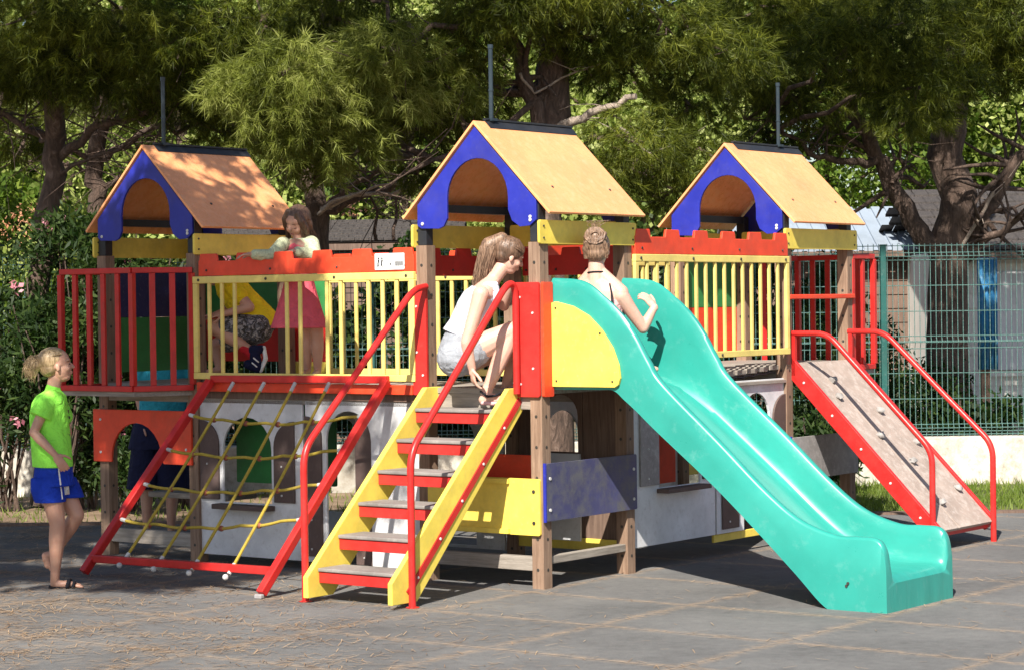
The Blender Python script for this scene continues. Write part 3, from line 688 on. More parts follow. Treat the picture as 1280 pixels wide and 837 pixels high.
# ------------------------------------------------------------------ holiday cabins beyond the fence
M['siding'] = paint('cream_siding', (.78, .75, .69), .7, wear_amt=.1, scale=1.2)
M['slate'] = paint('grey_blue_metal_roof', (.30, .35, .42), .4, wear_amt=.12, scale=2, spec=.6)
M['shingle'] = paint('dark_bitumen_shingles', (.035, .03, .03), .85, wear=(.12, .1, .09), wear_amt=.4, scale=10)
M['terra'] = paint('terracotta_tiles', (.50, .22, .11), .8, wear=(.6, .38, .24), wear_amt=.3, scale=2)
M['glass'] = paint('dark_window_glass', (.02, .025, .03), .08, wear_amt=0, spec=.8, bump=0)
M['towel'] = cloth_blue = paint('blue_towel_cloth', (.02, .20, .42), .9, wear=(.25, .45, .6), wear_amt=.3, scale=5)
M['curtain'] = paint('pale_grey_curtain', (.66, .66, .68), .9, wear_amt=.05, scale=3, stretch=(9, 9, .4))
def cabin(name, x0, x1, y0, y1, zw, zr, wallm, roofm, label, roof='gable', ov=.3, skirt=None):
    e = empty(name, ((x0+x1)/2, y0, 0), 0, label, 'building'); cx, hx = 0, (x1-x0)/2; dy = y1-y0
    mb = MB().box((-hx, 0, .0), (hx, dy, zw)); w = mb.build('wall', M[wallm], e, bevel=.01)
    for i in range(int((zw-.2)/.16)):     # lapped boards
        mb = MB()
    mb = MB()
    for i in range(int((zw-.05)/.18)): mb.box((-hx-.012, -.014, .05+i*.18), (hx+.012, -.001, .05+i*.18+.165))
    mb.build('cladding', M[wallm], w)
    mb = MB(); rw = hx+ov
    a, b, c = (-rw, -ov, zw-.05), (rw, -ov, zw-.05), zr
    my = dy/2
    for s in (0, 1):
        ys, ye = (-ov, my) if s == 0 else (dy+ov, my); n = max(8, int(2*rw/.18))
        for i in range(n):
            xa = -rw+2*rw*i/n; xb = xa+2*rw/n*.62; xc = -rw+2*rw*(i+1)/n
            if roofm == 'slate' or roofm == 'terra':
                mb.add([(xa, ys, zw), (xb, ys, zw), (xb, ye, zr), (xa, ye, zr), (xa, ys, zw-.05), (xb, ys, zw-.05), (xb, ye, zr-.05), (xa, ye, zr-.05)], [(0,1,2,3),(7,6,5,4),(0,4,5,1),(1,5,6,2),(2,6,7,3),(3,7,4,0)])
                mb.add([(xb, ys, zw-.03), (xc, ys, zw-.03), (xc, ye, zr-.03), (xb, ye, zr-.03)], [(0,1,2,3)])
            else:
                rows = 8
                for k in range(rows):
                    t0, t1 = k/rows, (k+1)/rows; q = lambda t, h: (ys+(ye-ys)*t, zw+(zr-zw)*t+h)
                    o = .0 if k % 2 else 2*rw/n*.5
                    y_0, z_0 = q(t0, .03); y_1, z_1 = q(t1, .008)
                    xo = min(xa+o, rw-.01); xe = min(xo+2*rw/n*.97, rw)
                    if xe > xo: mb.add([(xo, y_0, z_0), (xe, y_0, z_0), (xe, y_1, z_1), (xo, y_1, z_1), (xo, y_0, z_0-.03), (xe, y_0, z_0-.03)], [(0,1,2,3),(4,5,1,0)])
    if roofm == 'shingle': mb.add([(-rw, -ov, zw-.02), (rw, -ov, zw-.02), (rw, my, zr-.02), (-rw, my, zr-.02)], [(0,1,2,3)])
    mb.build('roof', M[roofm], e)
    MB().box((-rw, -ov-.02, zw-.12), (rw, -ov+.0, zw-.04)).build('eaves_board', M['plank_z'], e)
    return e
c1 = cabin('cabin', 5.15, 12.2, 27.0, 31.0, 2.35, 3.15, 'siding', 'shingle', 'cream mobile home with dark roof behind the right end of the mesh fence')
wx = c1.location.x
MB().box((5.62-wx, -.05, .95), (6.4-wx, -.016, 2.1)).build('window', M['curtain'], c1, bevel=.01)
MB().box((5.57-wx, -.07, .88), (6.46-wx, -.051, .94)).build('window_sill', M['siding'], c1)
MB().box((6.7-wx, -.05, .2), (7.6-wx, -.016, 2.15)).build('door', M['glass'], c1, bevel=.01)
for i in range(6): pass
mb = MB(); mb.box((5.3-wx, -1.2, .5), (9-wx, -.3, .56)); mb.build('terrace_floor', M['plank_u'], c1)
for x in (5.3, 6.5, 7.9): MB().box((x-.05-wx, -1.2, 0), (x+.05-wx, -1.1, 2.3)).build('terrace_post', M['post'], c1)
mb = MB(); n = 14
vs = [(5.20+.22*i/n, 25.75+.02*math.sin(i*1.7), z) for z in (1.0, 1.62, 2.24) for i in range(n+1)]
fs = [(r*(n+1)+i, r*(n+1)+i+1, (r+1)*(n+1)+i+1, (r+1)*(n+1)+i) for r in range(2) for i in range(n)]
tw = mb.add(vs, fs).build('towel', M['towel'], smooth=True); sm = tw.modifiers.new('s', 'SOLIDIFY'); sm.thickness = .008
tag(tw, 'blue beach towel hanging in front of the cream mobile home', 'towel')
cabin('shed', 3.2, 5.9, 30.0, 33.0, 2.45, 3.05, 'plank_z', 'slate', 'low shed with grey blue ribbed metal roof right of the right tower')
cabin('cabin', -3.6, -.9, 29.5, 33.0, 2.62, 2.95, 'plank_z', 'shingle', 'dark shingle roofed cabin between left and middle towers')
cabin('house', -8.8, -.5, 40.0, 45.0, 2.85, 3.75, 'siding', 'terra', 'low house with terracotta tiled roof far behind the left tower')
# ------------------------------------------------------------------ people
def J(px, py, Y):
    d = CAM_M.to_3x3() @ Vector(((px-640)/F_PX, -(py-418.5)/F_PX, -1))
    t = Y/d.y; return Vector((0, 0, CAM_H)) + d*t
def cloth(name, c, c2=None, scale=14, rough=.85, var=.1, pattern=None):
    m, nt, p = new_mat(name); L = nt.links.new
    tc = N(nt, 'ShaderNodeTexCoord')
    n = N(nt, 'ShaderNodeTexNoise', Scale=scale, Detail=5, Distortion=.8); L(tc.outputs['Object'], n.inputs['Vector'])
    if pattern == 'camo':
        r = ramp(nt, [(.0, c), (.42, (.05, .045, .04)), (.5, c2), (.6, (.36, .34, .33)), (.66, c)], 'CONSTANT')
    else: r = ramp(nt, [(.3, tuple(x*(1-var) for x in c)), (.7, tuple(min(1, x*(1+var)) for x in c))])
    L(n.outputs[0], r.inputs[0]); L(r.outputs[0], p.inputs['Base Color']); p.inputs['Roughness'].default_value = rough
    p.inputs['Specular IOR Level'].default_value = .2
    n2 = N(nt, 'ShaderNodeTexNoise', Scale=9, Detail=3, Distortion=1.5); L(tc.outputs['Object'], n2.inputs['Vector'])
    n3 = N(nt, 'ShaderNodeTexNoise', Scale=160, Detail=2); L(tc.outputs['Object'], n3.inputs['Vector'])
    ad = N(nt, 'ShaderNodeMath', operation='MULTIPLY_ADD'); L(n3.outputs[0], ad.inputs[0]); ad.inputs[1].default_value = .06; L(n2.outputs[0], ad.inputs[2])
    b = N(nt, 'ShaderNodeBump', Strength=.85, Distance=.03); L(ad.outputs[0], b.inputs['Height']); L(b.outputs[0], p.inputs['Normal'])
    return m
def skinm(name, c):
    m, nt, p = new_mat(name); L = nt.links.new
    tc = N(nt, 'ShaderNodeTexCoord'); n = N(nt, 'ShaderNodeTexNoise', Scale=12, Detail=6); L(tc.outputs['Object'], n.inputs['Vector'])
    r = ramp(nt, [(.3, tuple(x*f for x, f in zip(c, (.92, .82, .8)))), (.7, c)]); L(n.outputs[0], r.inputs[0]); L(r.outputs[0], p.inputs['Base Color'])
    p.inputs['Roughness'].default_value = .5; p.inputs['Subsurface Weight'].default_value = .12; p.inputs['Subsurface Scale'].default_value = .01
    p.inputs['Subsurface Radius'].default_value = (1, .3, .15)
    return m
def hairm(name, c1, c2):
    m, nt, p = new_mat(name); L = nt.links.new
    tc = N(nt, 'ShaderNodeTexCoord'); mp = N(nt, 'ShaderNodeMapping'); mp.inputs['Scale'].default_value = (90, 90, 9); L(tc.outputs['Object'], mp.inputs[0])
    n = N(nt, 'ShaderNodeTexNoise', Scale=1.2, Detail=5, Distortion=.3); L(mp.outputs[0], n.inputs['Vector'])
    r = ramp(nt, [(.3, c1), (.68, c2)]); L(n.outputs[0], r.inputs[0]); L(r.outputs[0], p.inputs['Base Color']); p.inputs['Roughness'].default_value = .42
    b = N(nt, 'ShaderNodeBump', Strength=.8, Distance=.006); L(n.outputs[0], b.inputs['Height']); L(b.outputs[0], p.inputs['Normal'])
    return m
M['skin'] = skinm('skin_tanned', (.52, .30, .215)); M['skin_light'] = skinm('skin_light', (.66, .42, .33))
M['hair_blond'] = hairm('hair_blond', (.20, .12, .05), (.58, .42, .24)); M['hair_brown'] = hairm('hair_brown', (.05, .028, .02), (.15, .085, .055))
M['hair_mid'] = hairm('hair_light_brown', (.06, .032, .02), (.33, .205, .135)); M['hair_dk'] = hairm('hair_dark_blond', (.05, .03, .02), (.22, .13, .085))
M['lime'] = cloth('lime_shirt_cloth', (.30, .86, .09)); M['royal'] = cloth('royal_blue_shorts', (.01, .04, .38))
M['whitec'] = cloth('white_cotton', (.62, .62, .70)); M['greyc'] = cloth('grey_blue_denim', (.30, .315, .35)); M['pinkc'] = cloth('pink_dress_cloth', (.66, .11, .15))
M['pinkpale'] = cloth('pale_pink_cotton', (.66, .38, .38)); M['cardi'] = cloth('pale_green_knit', (.52, .55, .36), scale=60, var=.25)
M['ycloth'] = cloth('yellow_shirt_cloth', (.78, .60, .02)); M['camo'] = cloth('camouflage_shorts', (.30, .28, .28), (.12, .12, .14), scale=26, pattern='camo')
M['turq'] = cloth('turquoise_shirt', (.03, .30, .40)); M['navyc'] = cloth('navy_shorts', (.012, .014, .045)); M['black'] = cloth('black_rubber', (.015, .015, .02))
M['redc'] = cloth('red_sock', (.5, .02, .03)); M['lip'] = skinm('lip', (.42, .13, .11)); M['eye_white'] = skinm('eye_white', (.55, .50, .47)); M['iris'] = skinm('iris', (.035, .022, .018)); M['whites'] = cloth('white_trim', (.75, .75, .75))

def sphere_rot(c, r, axes, n=16, m=10):
    mb = MB().ball((0, 0, 0), (1, 1, 1), n, m)
    return [Vector(c) + axes[0]*(v[0]*r[0]) + axes[1]*(v[1]*r[1]) + axes[2]*(v[2]*r[2]) for v in mb.v], mb.f
WX = (Vector((1, 0, 0)), Vector((0, 1, 0)), Vector((0, 0, 1)))
class Blob(MB):
    def cap(s, a, b, ra, rb, n=14):
        a = Vector(a); b = Vector(b); s.tube([a, b], [ra, rb], n); s.ball(a, ra, 14, 9); s.ball(b, rb, 14, 9); return s
    def limb(s, pts, rs):
        for i in range(len(pts)-1): s.cap(pts[i], pts[i+1], rs[i], rs[i+1])
        return s
    def muscle(s, a, b, ra, rm, rb, f=.35):
        a = Vector(a); b = Vector(b); m = a.lerp(b, f); return s.limb([a, m, b], [ra, rm, rb])
    def ell(s, c, r, axes=WX): vs, fs = sphere_rot(c, r, axes); return s.add(vs, fs)
    def loft(s, rings, n=24):
        """rings: (centre, half-width vector, half-depth vector)"""
        vs = []
        for c, a, b in rings:
            vs += [Vector(c) + Vector(a)*math.cos(2*math.pi*j/n) + Vector(b)*math.sin(2*math.pi*j/n) for j in range(n)]
        k = len(rings)
        fs = [(i*n+j, i*n+(j+1) % n, (i+1)*n+(j+1) % n, (i+1)*n+j) for i in range(k-1) for j in range(n)]
        fs += [tuple(range(n))[::-1], tuple((k-1)*n+j for j in range(n))]
        return s.add(vs, fs)
    def head(s, c, fwd, up, h, child=False):
        c = Vector(c); f = Vector(fwd).normalized(); t = (Vector(up)-f*Vector(up).dot(f)).normalized(); l = t.cross(f); A = (f, l, t)
        q = lambda x, y, z: c + f*(x*h) + l*(y*h) + t*(z*h)
        s.ell(q(-.06, 0, .12), (.43*h, .345*h, .37*h), A); s.ell(q(.09, 0, -.10), (.30*h, .275*h, .36*h), A)
        s.ell(q(.15, 0, -.35), (.19*h, .19*h, .13*h), A); s.cap(q(.355, 0, .04), q(.435, 0, -.10), .03*h, .052*h)
        if child:
            s.ell(q(.12, 0, -.10), (.285*h, .30*h, .33*h), A); s.ell(q(.16, 0, -.30), (.20*h, .20*h, .15*h), A); s.ell(q(.22, 0, .12), (.16*h, .26*h, .20*h), A)
            for y in (-1, 1): s.ell(q(.22, y*.15, -.16), (.14*h, .14*h, .14*h), A)
            return q, A
        s.ell(q(.365, 0, -.235), (.05*h, .11*h, .028*h), A); s.ell(q(.36, 0, -.275), (.045*h, .09*h, .025*h), A); s.ell(q(.32, 0, .11), (.07*h, .23*h, .035*h), A)
        for y in (-1, 1): s.ell(q(.0, y*.335, -.06), (.065*h, .03*h, .105*h), A); s.ell(q(.25, y*.17, -.12), (.10*h, .09*h, .09*h), A)
        return q, A
    def hand(s, w, d, nrm, k=1.0, curl=.35, thumb=1, spread=.05):
        w = Vector(w); d = Vector(d).normalized(); n = (Vector(nrm)-d*Vector(nrm).dot(d)).normalized(); x = d.cross(n)*thumb
        s.ell(w + d*.045*k, (.052*k, .036*k, .0145*k), (d, x, n)); s.cap(w-d*.01*k, w+d*.03*k, .021*k, .023*k)
        for i, (o, ln) in enumerate(((.028, .066), (.010, .074), (-.009, .069), (-.027, .054))):
            p = w + d*.080*k + x*o*k; dr = (d + x*o/.03*spread*1.6).normalized(); a = curl*(.7+.12*i); rr = .0092*k
            s.cap(p-dr*.03*k, p, rr, rr)
            for j, f in enumerate((.42, .33, .25)):
                dr = (dr*math.cos(a) + n*math.sin(a)).normalized(); q = p + dr*ln*f*k; s.cap(p, q, rr*(1-.08*j), rr*(.93-.08*j), 8); p = q
        p = w + d*.02*k + x*.028*k; dr = (d*.62 + x*.72 + n*.3).normalized()
        for f in (.035, .03, .024): q = p + dr*f*k; s.cap(p, q, .0115*k, .0095*k, 8); p = q; dr = (dr*.9 + d*.35 + n*.1).normalized()
        return s
    def finish(s, name, mat, parent, voxel=.0055, smooth=2):
        me = bpy.data.meshes.new(name+'_src'); base = parent.matrix_basis.translation if parent.parent is None else parent.parent.matrix_basis.translation
        me.from_pydata([tuple(Vector(v)-base) for v in s.v], [], s.f)
        o = bpy.data.objects.new(name, me); COL.objects.link(o)
        r = o.modifiers.new('r', 'REMESH'); r.mode = 'VOXEL'; r.voxel_size = voxel; r.use_smooth_shade = True
        if smooth: q = o.modifiers.new('s', 'SMOOTH'); q.factor = .5; q.iterations = smooth
        bpy.context.view_layer.update(); dg = bpy.context.evaluated_depsgraph_get()
        m2 = bpy.data.meshes.new_from_object(o.evaluated_get(dg)); m2.name = name
        bpy.data.objects.remove(o); m2.materials.clear(); m2.materials.append(M[mat])
        for p in m2.polygons: p.use_smooth = True
        o = bpy.data.objects.new(name, m2); COL.objects.link(o); o.parent = parent
        return o
def person(base, label, group=None): return empty('person', base, 0, label, 'person', group)
def eyes(q, A, h, par, down=False):
    if down:
        for y in (-1, 1):
            Blob().limb([q(.352, y*.08, -.045), q(.362, y*.14, -.062), q(.335, y*.20, -.048)], [.011*h]*3).finish('eyelid', 'iris', par, .0012, 0)
            Blob().limb([q(.365, y*.07, .07), q(.362, y*.14, .09), q(.325, y*.21, .07)], [.008*h]*3).finish('eyebrow', 'hair_brown', par, .0012, 0)
        Blob().limb([q(.365, -.06, -.285), q(.378, 0, -.28), q(.365, .06, -.285)], [.012*h, .018*h, .012*h]).finish('lips', 'lip', par, .0012, 0)
        return
    for y in (-1, 1):
        if False: Blob().ell(q(.338, y*.14, .0), (.022*h, .048*h, .018*h), A).finish('eye', 'eye_white', par, .0016, 0)
        Blob().ell(q(.346, y*.14, -.004), (.022*h, (.05 if down else .024)*h, (.010 if down else .020)*h), A).finish('pupil' if not down else 'eyelid', 'iris', par, .0014, 0)
        Blob().limb([q(.345, y*.06, .075), q(.345, y*.14, .095), q(.305, y*.21, .075)], [.012*h]*3).finish('eyebrow', 'hair_brown', par, .0016, 0)
def strands(pts_fn, n, r, seed=1):
    b = MB(); rg = random.Random(seed)
    for i in range(n): b.tube(pts_fn(rg), [r*.9, r, r*.8, r*.3] if len(pts_fn(random.Random(1))) == 4 else r, 5)
    return b
def addstrands(par, mb, name='hair_strands', mat='hair_blond'):
    base = par.parent.matrix_basis.translation if par.parent else par.matrix_basis.translation
    mb.v = [tuple(Vector(v)-base) for v in mb.v]; return mb.build(name, M[mat], par, smooth=True, angle=80)

# ---- the child in the lime shirt, walking up from the left
def lime_child():
    Y = 15.06; r = person(J(72, 733, Y) * 1.0, 'blond child in lime green shirt and blue shorts standing left of the climbing net')
    r.location.z = 0; r.matrix_basis.translation = r.location
    g = lambda x, y, d=0: J(x, y, Y+d); F = Vector((.86, .48, 0)); S = Vector((-.48, .86, 0)); U = Vector((0, 0, 1)); off = r.location.z
    b = Blob()
    b.loft([(g(68, 607), S*.12, F*.09), (g(67, 590), S*.145, F*.105), (g(66, 560), S*.115, F*.085), (g(64, 520), S*.13, F*.095), (g(63, 500), S*.135, F*.075), (g(66, 489), S*.06, F*.05)])
    b.cap(g(66, 490), g(69, 472), .046, .046)
    q, A = b.head(g(71, 456), (.93, .25, .10), (0, 0, 1), .235)
    sh, el, wr = g(60, 501, -.12), g(42, 540, -.17), g(69, 568, -.22)
    b.limb([sh, sh.lerp(el, .4), el, el.lerp(wr, .3), wr], [.042, .037, .03, .033, .021]); b.hand(wr, (.55, -.05, -.8), (-.3, .9, 0), .86, .35, 1)
    s2, e2, w2 = g(72, 500, .14), g(84, 540, .2), g(82, 560, .1); b.limb([s2, e2, w2], [.042, .032, .022]); b.hand(w2, (-.2, -.4, -.8), (-.9, 0, 0), .86, .3, -1)
    hp, kn, an = g(62, 605, -.07), g(72, 655, -.08), g(69, 716, -.06)
    b.limb([hp, kn], [.078, .052]); b.limb([kn, kn.lerp(an, .3), an], [.052, .054, .030])
    b.limb([an, g(68, 729, -.05), g(84, 730, -.05)], [.032, .028, .024]); b.limb([g(84, 729, -.05), g(99, 732, -.04)], [.026, .018])
    for i in range(5): b.cap(g(96, 731.5, -.08+.017*i), g(103, 733, -.085+.02*i), .012, .0095)
    hp, kn, an = g(76, 605, .07), g(96, 643, .04), g(66, 693, .12)
    b.limb([hp, kn], [.078, .050]); b.limb([kn, kn.lerp(an, .3), an], [.050, .052, .030]); b.limb([an, g(57, 694, .12), g(60, 706, .12)], [.03, .026, .024]); b.limb([g(58, 698, .12), g(66, 712, .12)], [.028, .018])
    bd = b.finish('body', 'skin', r); 
    eyes(q, A, .225, r)
    h = Blob(); h.ell(q(-.11, 0, .16), (.45*.225, .375*.225, .385*.225), A); h.ell(q(-.22, 0, -.06), (.28*.225, .33*.225, .26*.225), A); h.cap(q(-.45, 0, .15), q(-.60, -.02, .08), .035, .045); h.cap(q(-.60, -.02, .08), q(-.66, -.02, -.18), .042, .022); 
    hr = h.finish('hair', 'hair_blond', r, .005)
    h.v = []; h.f = []
    def st_(rg):
        a = Vector((rg.gauss(0, .013), rg.gauss(0, .02), rg.gauss(0, .014))); p = q(-.5, 0, .14) + a*.5
        return [p, p+Vector((-.03, 0, .01))+a*.8, p+Vector((-.045+rg.gauss(0, .01), rg.gauss(0, .012), -.025))+a*.9, p+Vector((-.05+rg.gauss(0, .010), rg.gauss(0, .012), -.075+rg.gauss(0, .015)))+a*.7]
    addstrands(hr, strands(st_, 300, .0022, 3))
    def st2(rg):
        a = rg.uniform(-2.6, .6); p = q(.18*math.cos(a)-.05, .36*math.sin(a), .42); e = q(-.48, .05*rg.uniform(-1, 1), .14)
        m1 = q(-.0+.36*math.cos(a)*.6, .375*math.sin(a), .3); m2 = q(-.3, .34*math.sin(a)*.8, .2)
        return [m1, m1.lerp(m2, .5)+Vector((0, 0, .003)), m2, e]
    addstrands(hr, strands(st2, 120, .0018, 5))
    s = Blob(); s.cap(g(66, 488), g(66.5, 485), .052, .05); s.loft([(g(66, 582.5), S*.172, F*.130), (g(65, 570), S*.168, F*.130), (g(63, 545), S*.152, F*.130), (g(61, 520), S*.155, F*.125), (g(62, 503), S*.160, F*.112), (g(64, 494), S*.135, F*.095), (g(66, 488), S*.065, F*.056)])
    s.cap(g(64, 498, -.08), g(57, 506, -.125), .062, .068); s.tube([g(58, 504, -.12), g(50, 521, -.145)], [.066, .078], 20); s.cap(s2, g(80, 520, .17), .055, .06)
    sr = s.finish('shirt', 'lime', r, .006, 3)
    # dark lettering on the front of the shirt
    mb = MB()
    for i, (yy, w) in enumerate(((512, .02), (519, .03), (526, .024), (533, .03), (540, .022))):
        c0 = g(82+i*1.0, yy, -.05)
        mb.bar(c0, c0+Vector((.02, -.0, -.014)), w*.5, .008)
    k = Blob().loft([(g(67, 578), S*.152, F*.118), (g(67, 595), S*.16, F*.128), (g(67.5, 606), S*.165, F*.135)])
    k.loft([(g(60, 596, -.055), S*.085, F*.115), (g(60, 612, -.07), S*.09, F*.115), (g(63, 627, -.075), S*.088, F*.105)]); k.loft([(g(76, 596, .06), S*.085, F*.10), (g(82, 608, .06), S*.085, F*.10), (g(88, 621, .06), S*.082, F*.095)])
    kr = k.finish('shorts', 'royal', r, .006, 3)
    base = r.location
    def loc(p): return Vector(p)-base
    def on(o, px, py):     # point on the mesh of o seen along the ray: used once to seat trims on the cloth
        a = Vector((0, 0, CAM_H)); d = (J(px, py, 15)-a).normalized(); hit = o.ray_cast(a-base, d)
        return hit[1]-d*.001 if hit[0] else None
    pts = [on(kr, 73-i*-.55, 582+i*4.6) for i in range(10)]; pts = [p for p in pts if p]
    if len(pts) > 3:
        MB().tube(pts, .005, 6).build('stripe', M['whites'], kr, smooth=True)
    pl = [on(kr, x, y) for x, y in ((80, 608), (86, 607), (87, 617), (81, 618))]
    if all(pl): MB().add([p for p in pl]+[p+Vector((0, .004, 0)) for p in pl], [(0,1,2,3),(7,6,5,4),(0,4,5,1),(1,5,6,2),(2,6,7,3),(3,7,4,0)]).build('label_patch', M['whites'], kr)
    for i, (x, y, w, hh) in enumerate(((83, 503, 3, 4), (85, 511, 2.4, 5), (86, 519, 3, 4), (87.4, 526, 2.4, 5), (88, 534, 3, 4), (86, 541, 2.4, 3))):
        pl = [on(sr, a, b_) for a, b_ in ((x-w/2, y), (x+w/2, y+1), (x+w/2, y+hh), (x-w/2, y+hh-1))]
        if all(pl): MB().add(pl+[p+Vector((.001, .003, 0)) for p in pl], [(0,1,2,3),(7,6,5,4),(0,4,5,1),(1,5,6,2),(2,6,7,3),(3,7,4,0)]).build('shirt_print', M['ink'], sr)
    for (x0, y0, d, tilt) in ((60, 733.5, -.05, 0),):
        a = Blob().loft([(g(59, 734.5, d), S*.0+Vector((0, .042, 0)), Vector((.012, 0, 0))), (g(64, 735, d), Vector((0, .045, 0)), Vector((.0, 0, .012)))])
        sl_ = Blob(); sl_.limb([g(63, 734, d-.015), g(80, 735.2, d-.015), g(99, 736.4, d-.02)], [.013, .012, .013]); sl_.limb([g(63, 733, d+.025), g(80, 734.2, d+.03), g(99, 735.4, d+.035)], [.013, .012, .013]); sl_.limb([g(64, 734, d), g(101, 736, d+.005)], [.014, .014])
        so = sl_.finish('sandal', 'black', r, .004)
        Blob().limb([g(84, 733, d-.045), g(86, 724.5, d-.02), g(88, 724.5, d+.02), g(88, 732, d+.05)], [.014, .012, .012, .014]).limb([g(91, 733, d-.045), g(93, 727, d-.02), g(93, 727, d+.02), g(94, 733, d+.05)], [.012, .011, .011, .012]).finish('strap', 'black', r, .004)
    return r
lime_child()

# ---- woman crouching at the top of the stairs
def crouching_woman():
    Y = 14.82; r = person(Vector((J(600, 500, Y).x, Y, 1.15)), 'woman in white tank top crouching at the top of the red stairs')
    r.matrix_basis.translation = r.location
    g = lambda x, y, d=0: J(x, y, Y+d); b = Blob(); U = Vector((0, 0, 1)); S = Vector((0, 1, 0)); F = Vector((1, 0, 0))
    ax = (g(606, 360)-g(575, 440)).normalized(); D = Vector((ax.z, 0, -ax.x))
    b.loft([(g(572, 452), S*.13, D*.10), (g(575, 436), S*.165, D*.12), (g(584, 412), S*.125, D*.095), (g(596, 385), S*.14, D*.10), (g(605, 366), S*.155, D*.085), (g(612, 354), S*.10, D*.06), (g(618, 346), S*.05, D*.05)])
    b.cap(g(614, 352), g(628, 334), .052, .048)
    q, A = b.head(g(637, 320), (.86, .25, -.42), (.35, 0, .94), .225)
    sh, el, wr = g(601, 368, -.17), g(583, 428, -.20), g(590, 460, -.17)
    b.limb([sh, sh.lerp(el, .35), el, el.lerp(wr, .3), wr], [.055, .047, .037, .038, .026]); b.hand(wr, (.10, .0, -1), (.9, .3, 0), 1.0, .55, 1)
    s2, e2, w2 = g(612, 362, .16), g(630, 382, .10), g(640, 357, -.03); b.limb([s2, e2, w2], [.05, .036, .025]); b.hand(w2, (.97, -.1, -.05), (0, .1, -1), .95, .3, 1)
    hp, kn, an = g(572, 448, -.09), g(641, 413, -.10), g(610, 484, -.12)
    b.limb([hp, hp.lerp(kn, .4), kn], [.105, .092, .060]); b.limb([kn, kn.lerp(an, .33), an], [.060, .062, .034])
    b.limb([an, g(606, 497, -.12), g(622, 497, -.12)], [.036, .032, .028]); b.limb([g(604, 499, -.12), g(630, 500, -.13)], [.03, .02])
    for i in range(5): b.cap(g(628, 499, -.17+.021*i), g(637-abs(i-1), 501.5, -.175+.023*i), .013, .010)
    hp, kn, an = g(574, 450, .09), g(650, 426, .10), g(634, 478, .12)
    b.limb([hp, hp.lerp(kn, .4), kn], [.105, .09, .058]); b.limb([kn, kn.lerp(an, .33), an], [.058, .058, .034]); b.limb([an, g(632, 484, .12), g(654, 484, .12)], [.035, .03, .02])
    b.finish('body', 'skin_light', r); eyes(q, A, .225, r)
    h = Blob(); hh = .225
    h.ell(q(-.10, 0, .15), (.46*hh, .385*hh, .40*hh), A); h.ell(q(-.20, 0, -.05), (.28*hh, .34*hh, .24*hh), A)
    tie = q(-.42, 0, .34)
    hr0 = h.finish('hair', 'hair_dk', r, .006); h = Blob()
    h.limb([tie, g(613, 308), g(606, 332), g(600, 354)], [.045, .064, .056, .022]); hr = h.finish('ponytail', 'hair_mid', r, .006)
    def st_(rg):
        a = rg.uniform(0, 6.28); o = Vector((math.cos(a)*rg.uniform(.6, 1.08), math.sin(a)*rg.uniform(.6, 1.08), 0))
        return [tie+o*.035, g(613, 308)+o*.064, g(606, 332)+o*.060, g(600+rg.uniform(-3, 3), 353+rg.uniform(-6, 9))+o*.042]
    addstrands(hr, strands(st_, 420, .0026, 7), mat='hair_mid')
    def st2(rg):
        a = rg.uniform(-1.5, 1.5); m0 = q(.27, .30*math.sin(a), .22+.18*math.cos(a)); m1 = q(.05, .385*math.sin(a), .22+.32*math.cos(a)); m2 = q(-.2, .33*math.sin(a), .25+.28*math.cos(a))
        return [m0, m1, m2, tie]
    addstrands(hr0, strands(st2, 200, .0022, 8), mat='hair_dk')
    t = Blob().loft([(g(576, 420), S*.155, D*.125), (g(583, 407), S*.14, D*.115), (g(594, 384), S*.152, D*.118), (g(600, 372), S*.155, D*.112), (g(606, 363), S*.13, D*.088)])
    for d in (-.09, .10): t.limb([g(597, 375, d*1.2), g(607, 357, d), g(619, 356, d), g(622, 372, d)], [.022, .022, .022, .022])
    t.finish('tank_top', 'whitec', r, .006, 3)
    k = Blob().loft([(g(569, 462), S*.12, D*.10), (g(571, 447), S*.185, D*.135), (g(577, 430), S*.175, D*.13), (g(582, 414), S*.145, D*.115)])
    for d in (-.09, .09): k.limb([g(570, 447, d), g(594, 437, d)], [.125, .108])
    k.finish('shorts', 'greyc', r, .006, 3)
    so = Blob().limb([g(603, 503, -.13), g(620, 504, -.135), g(637, 505, -.14)], [.014, .013, .012]).limb([g(603, 502, -.09), g(620, 503, -.09), g(636, 504, -.10)], [.014, .013, .012]).limb([g(603, 503, -.165), g(620, 504, -.17), g(636, 505, -.17)], [.012, .013, .012]).finish('sandal', 'pinkpale', r, .004)
    Blob().limb([g(601, 489, -.16), g(609, 495, -.165), g(619, 494, -.165), g(626, 490.5, -.13)], [.008]*4).finish('strap', 'black', r, .003)
    return r
crouching_woman()

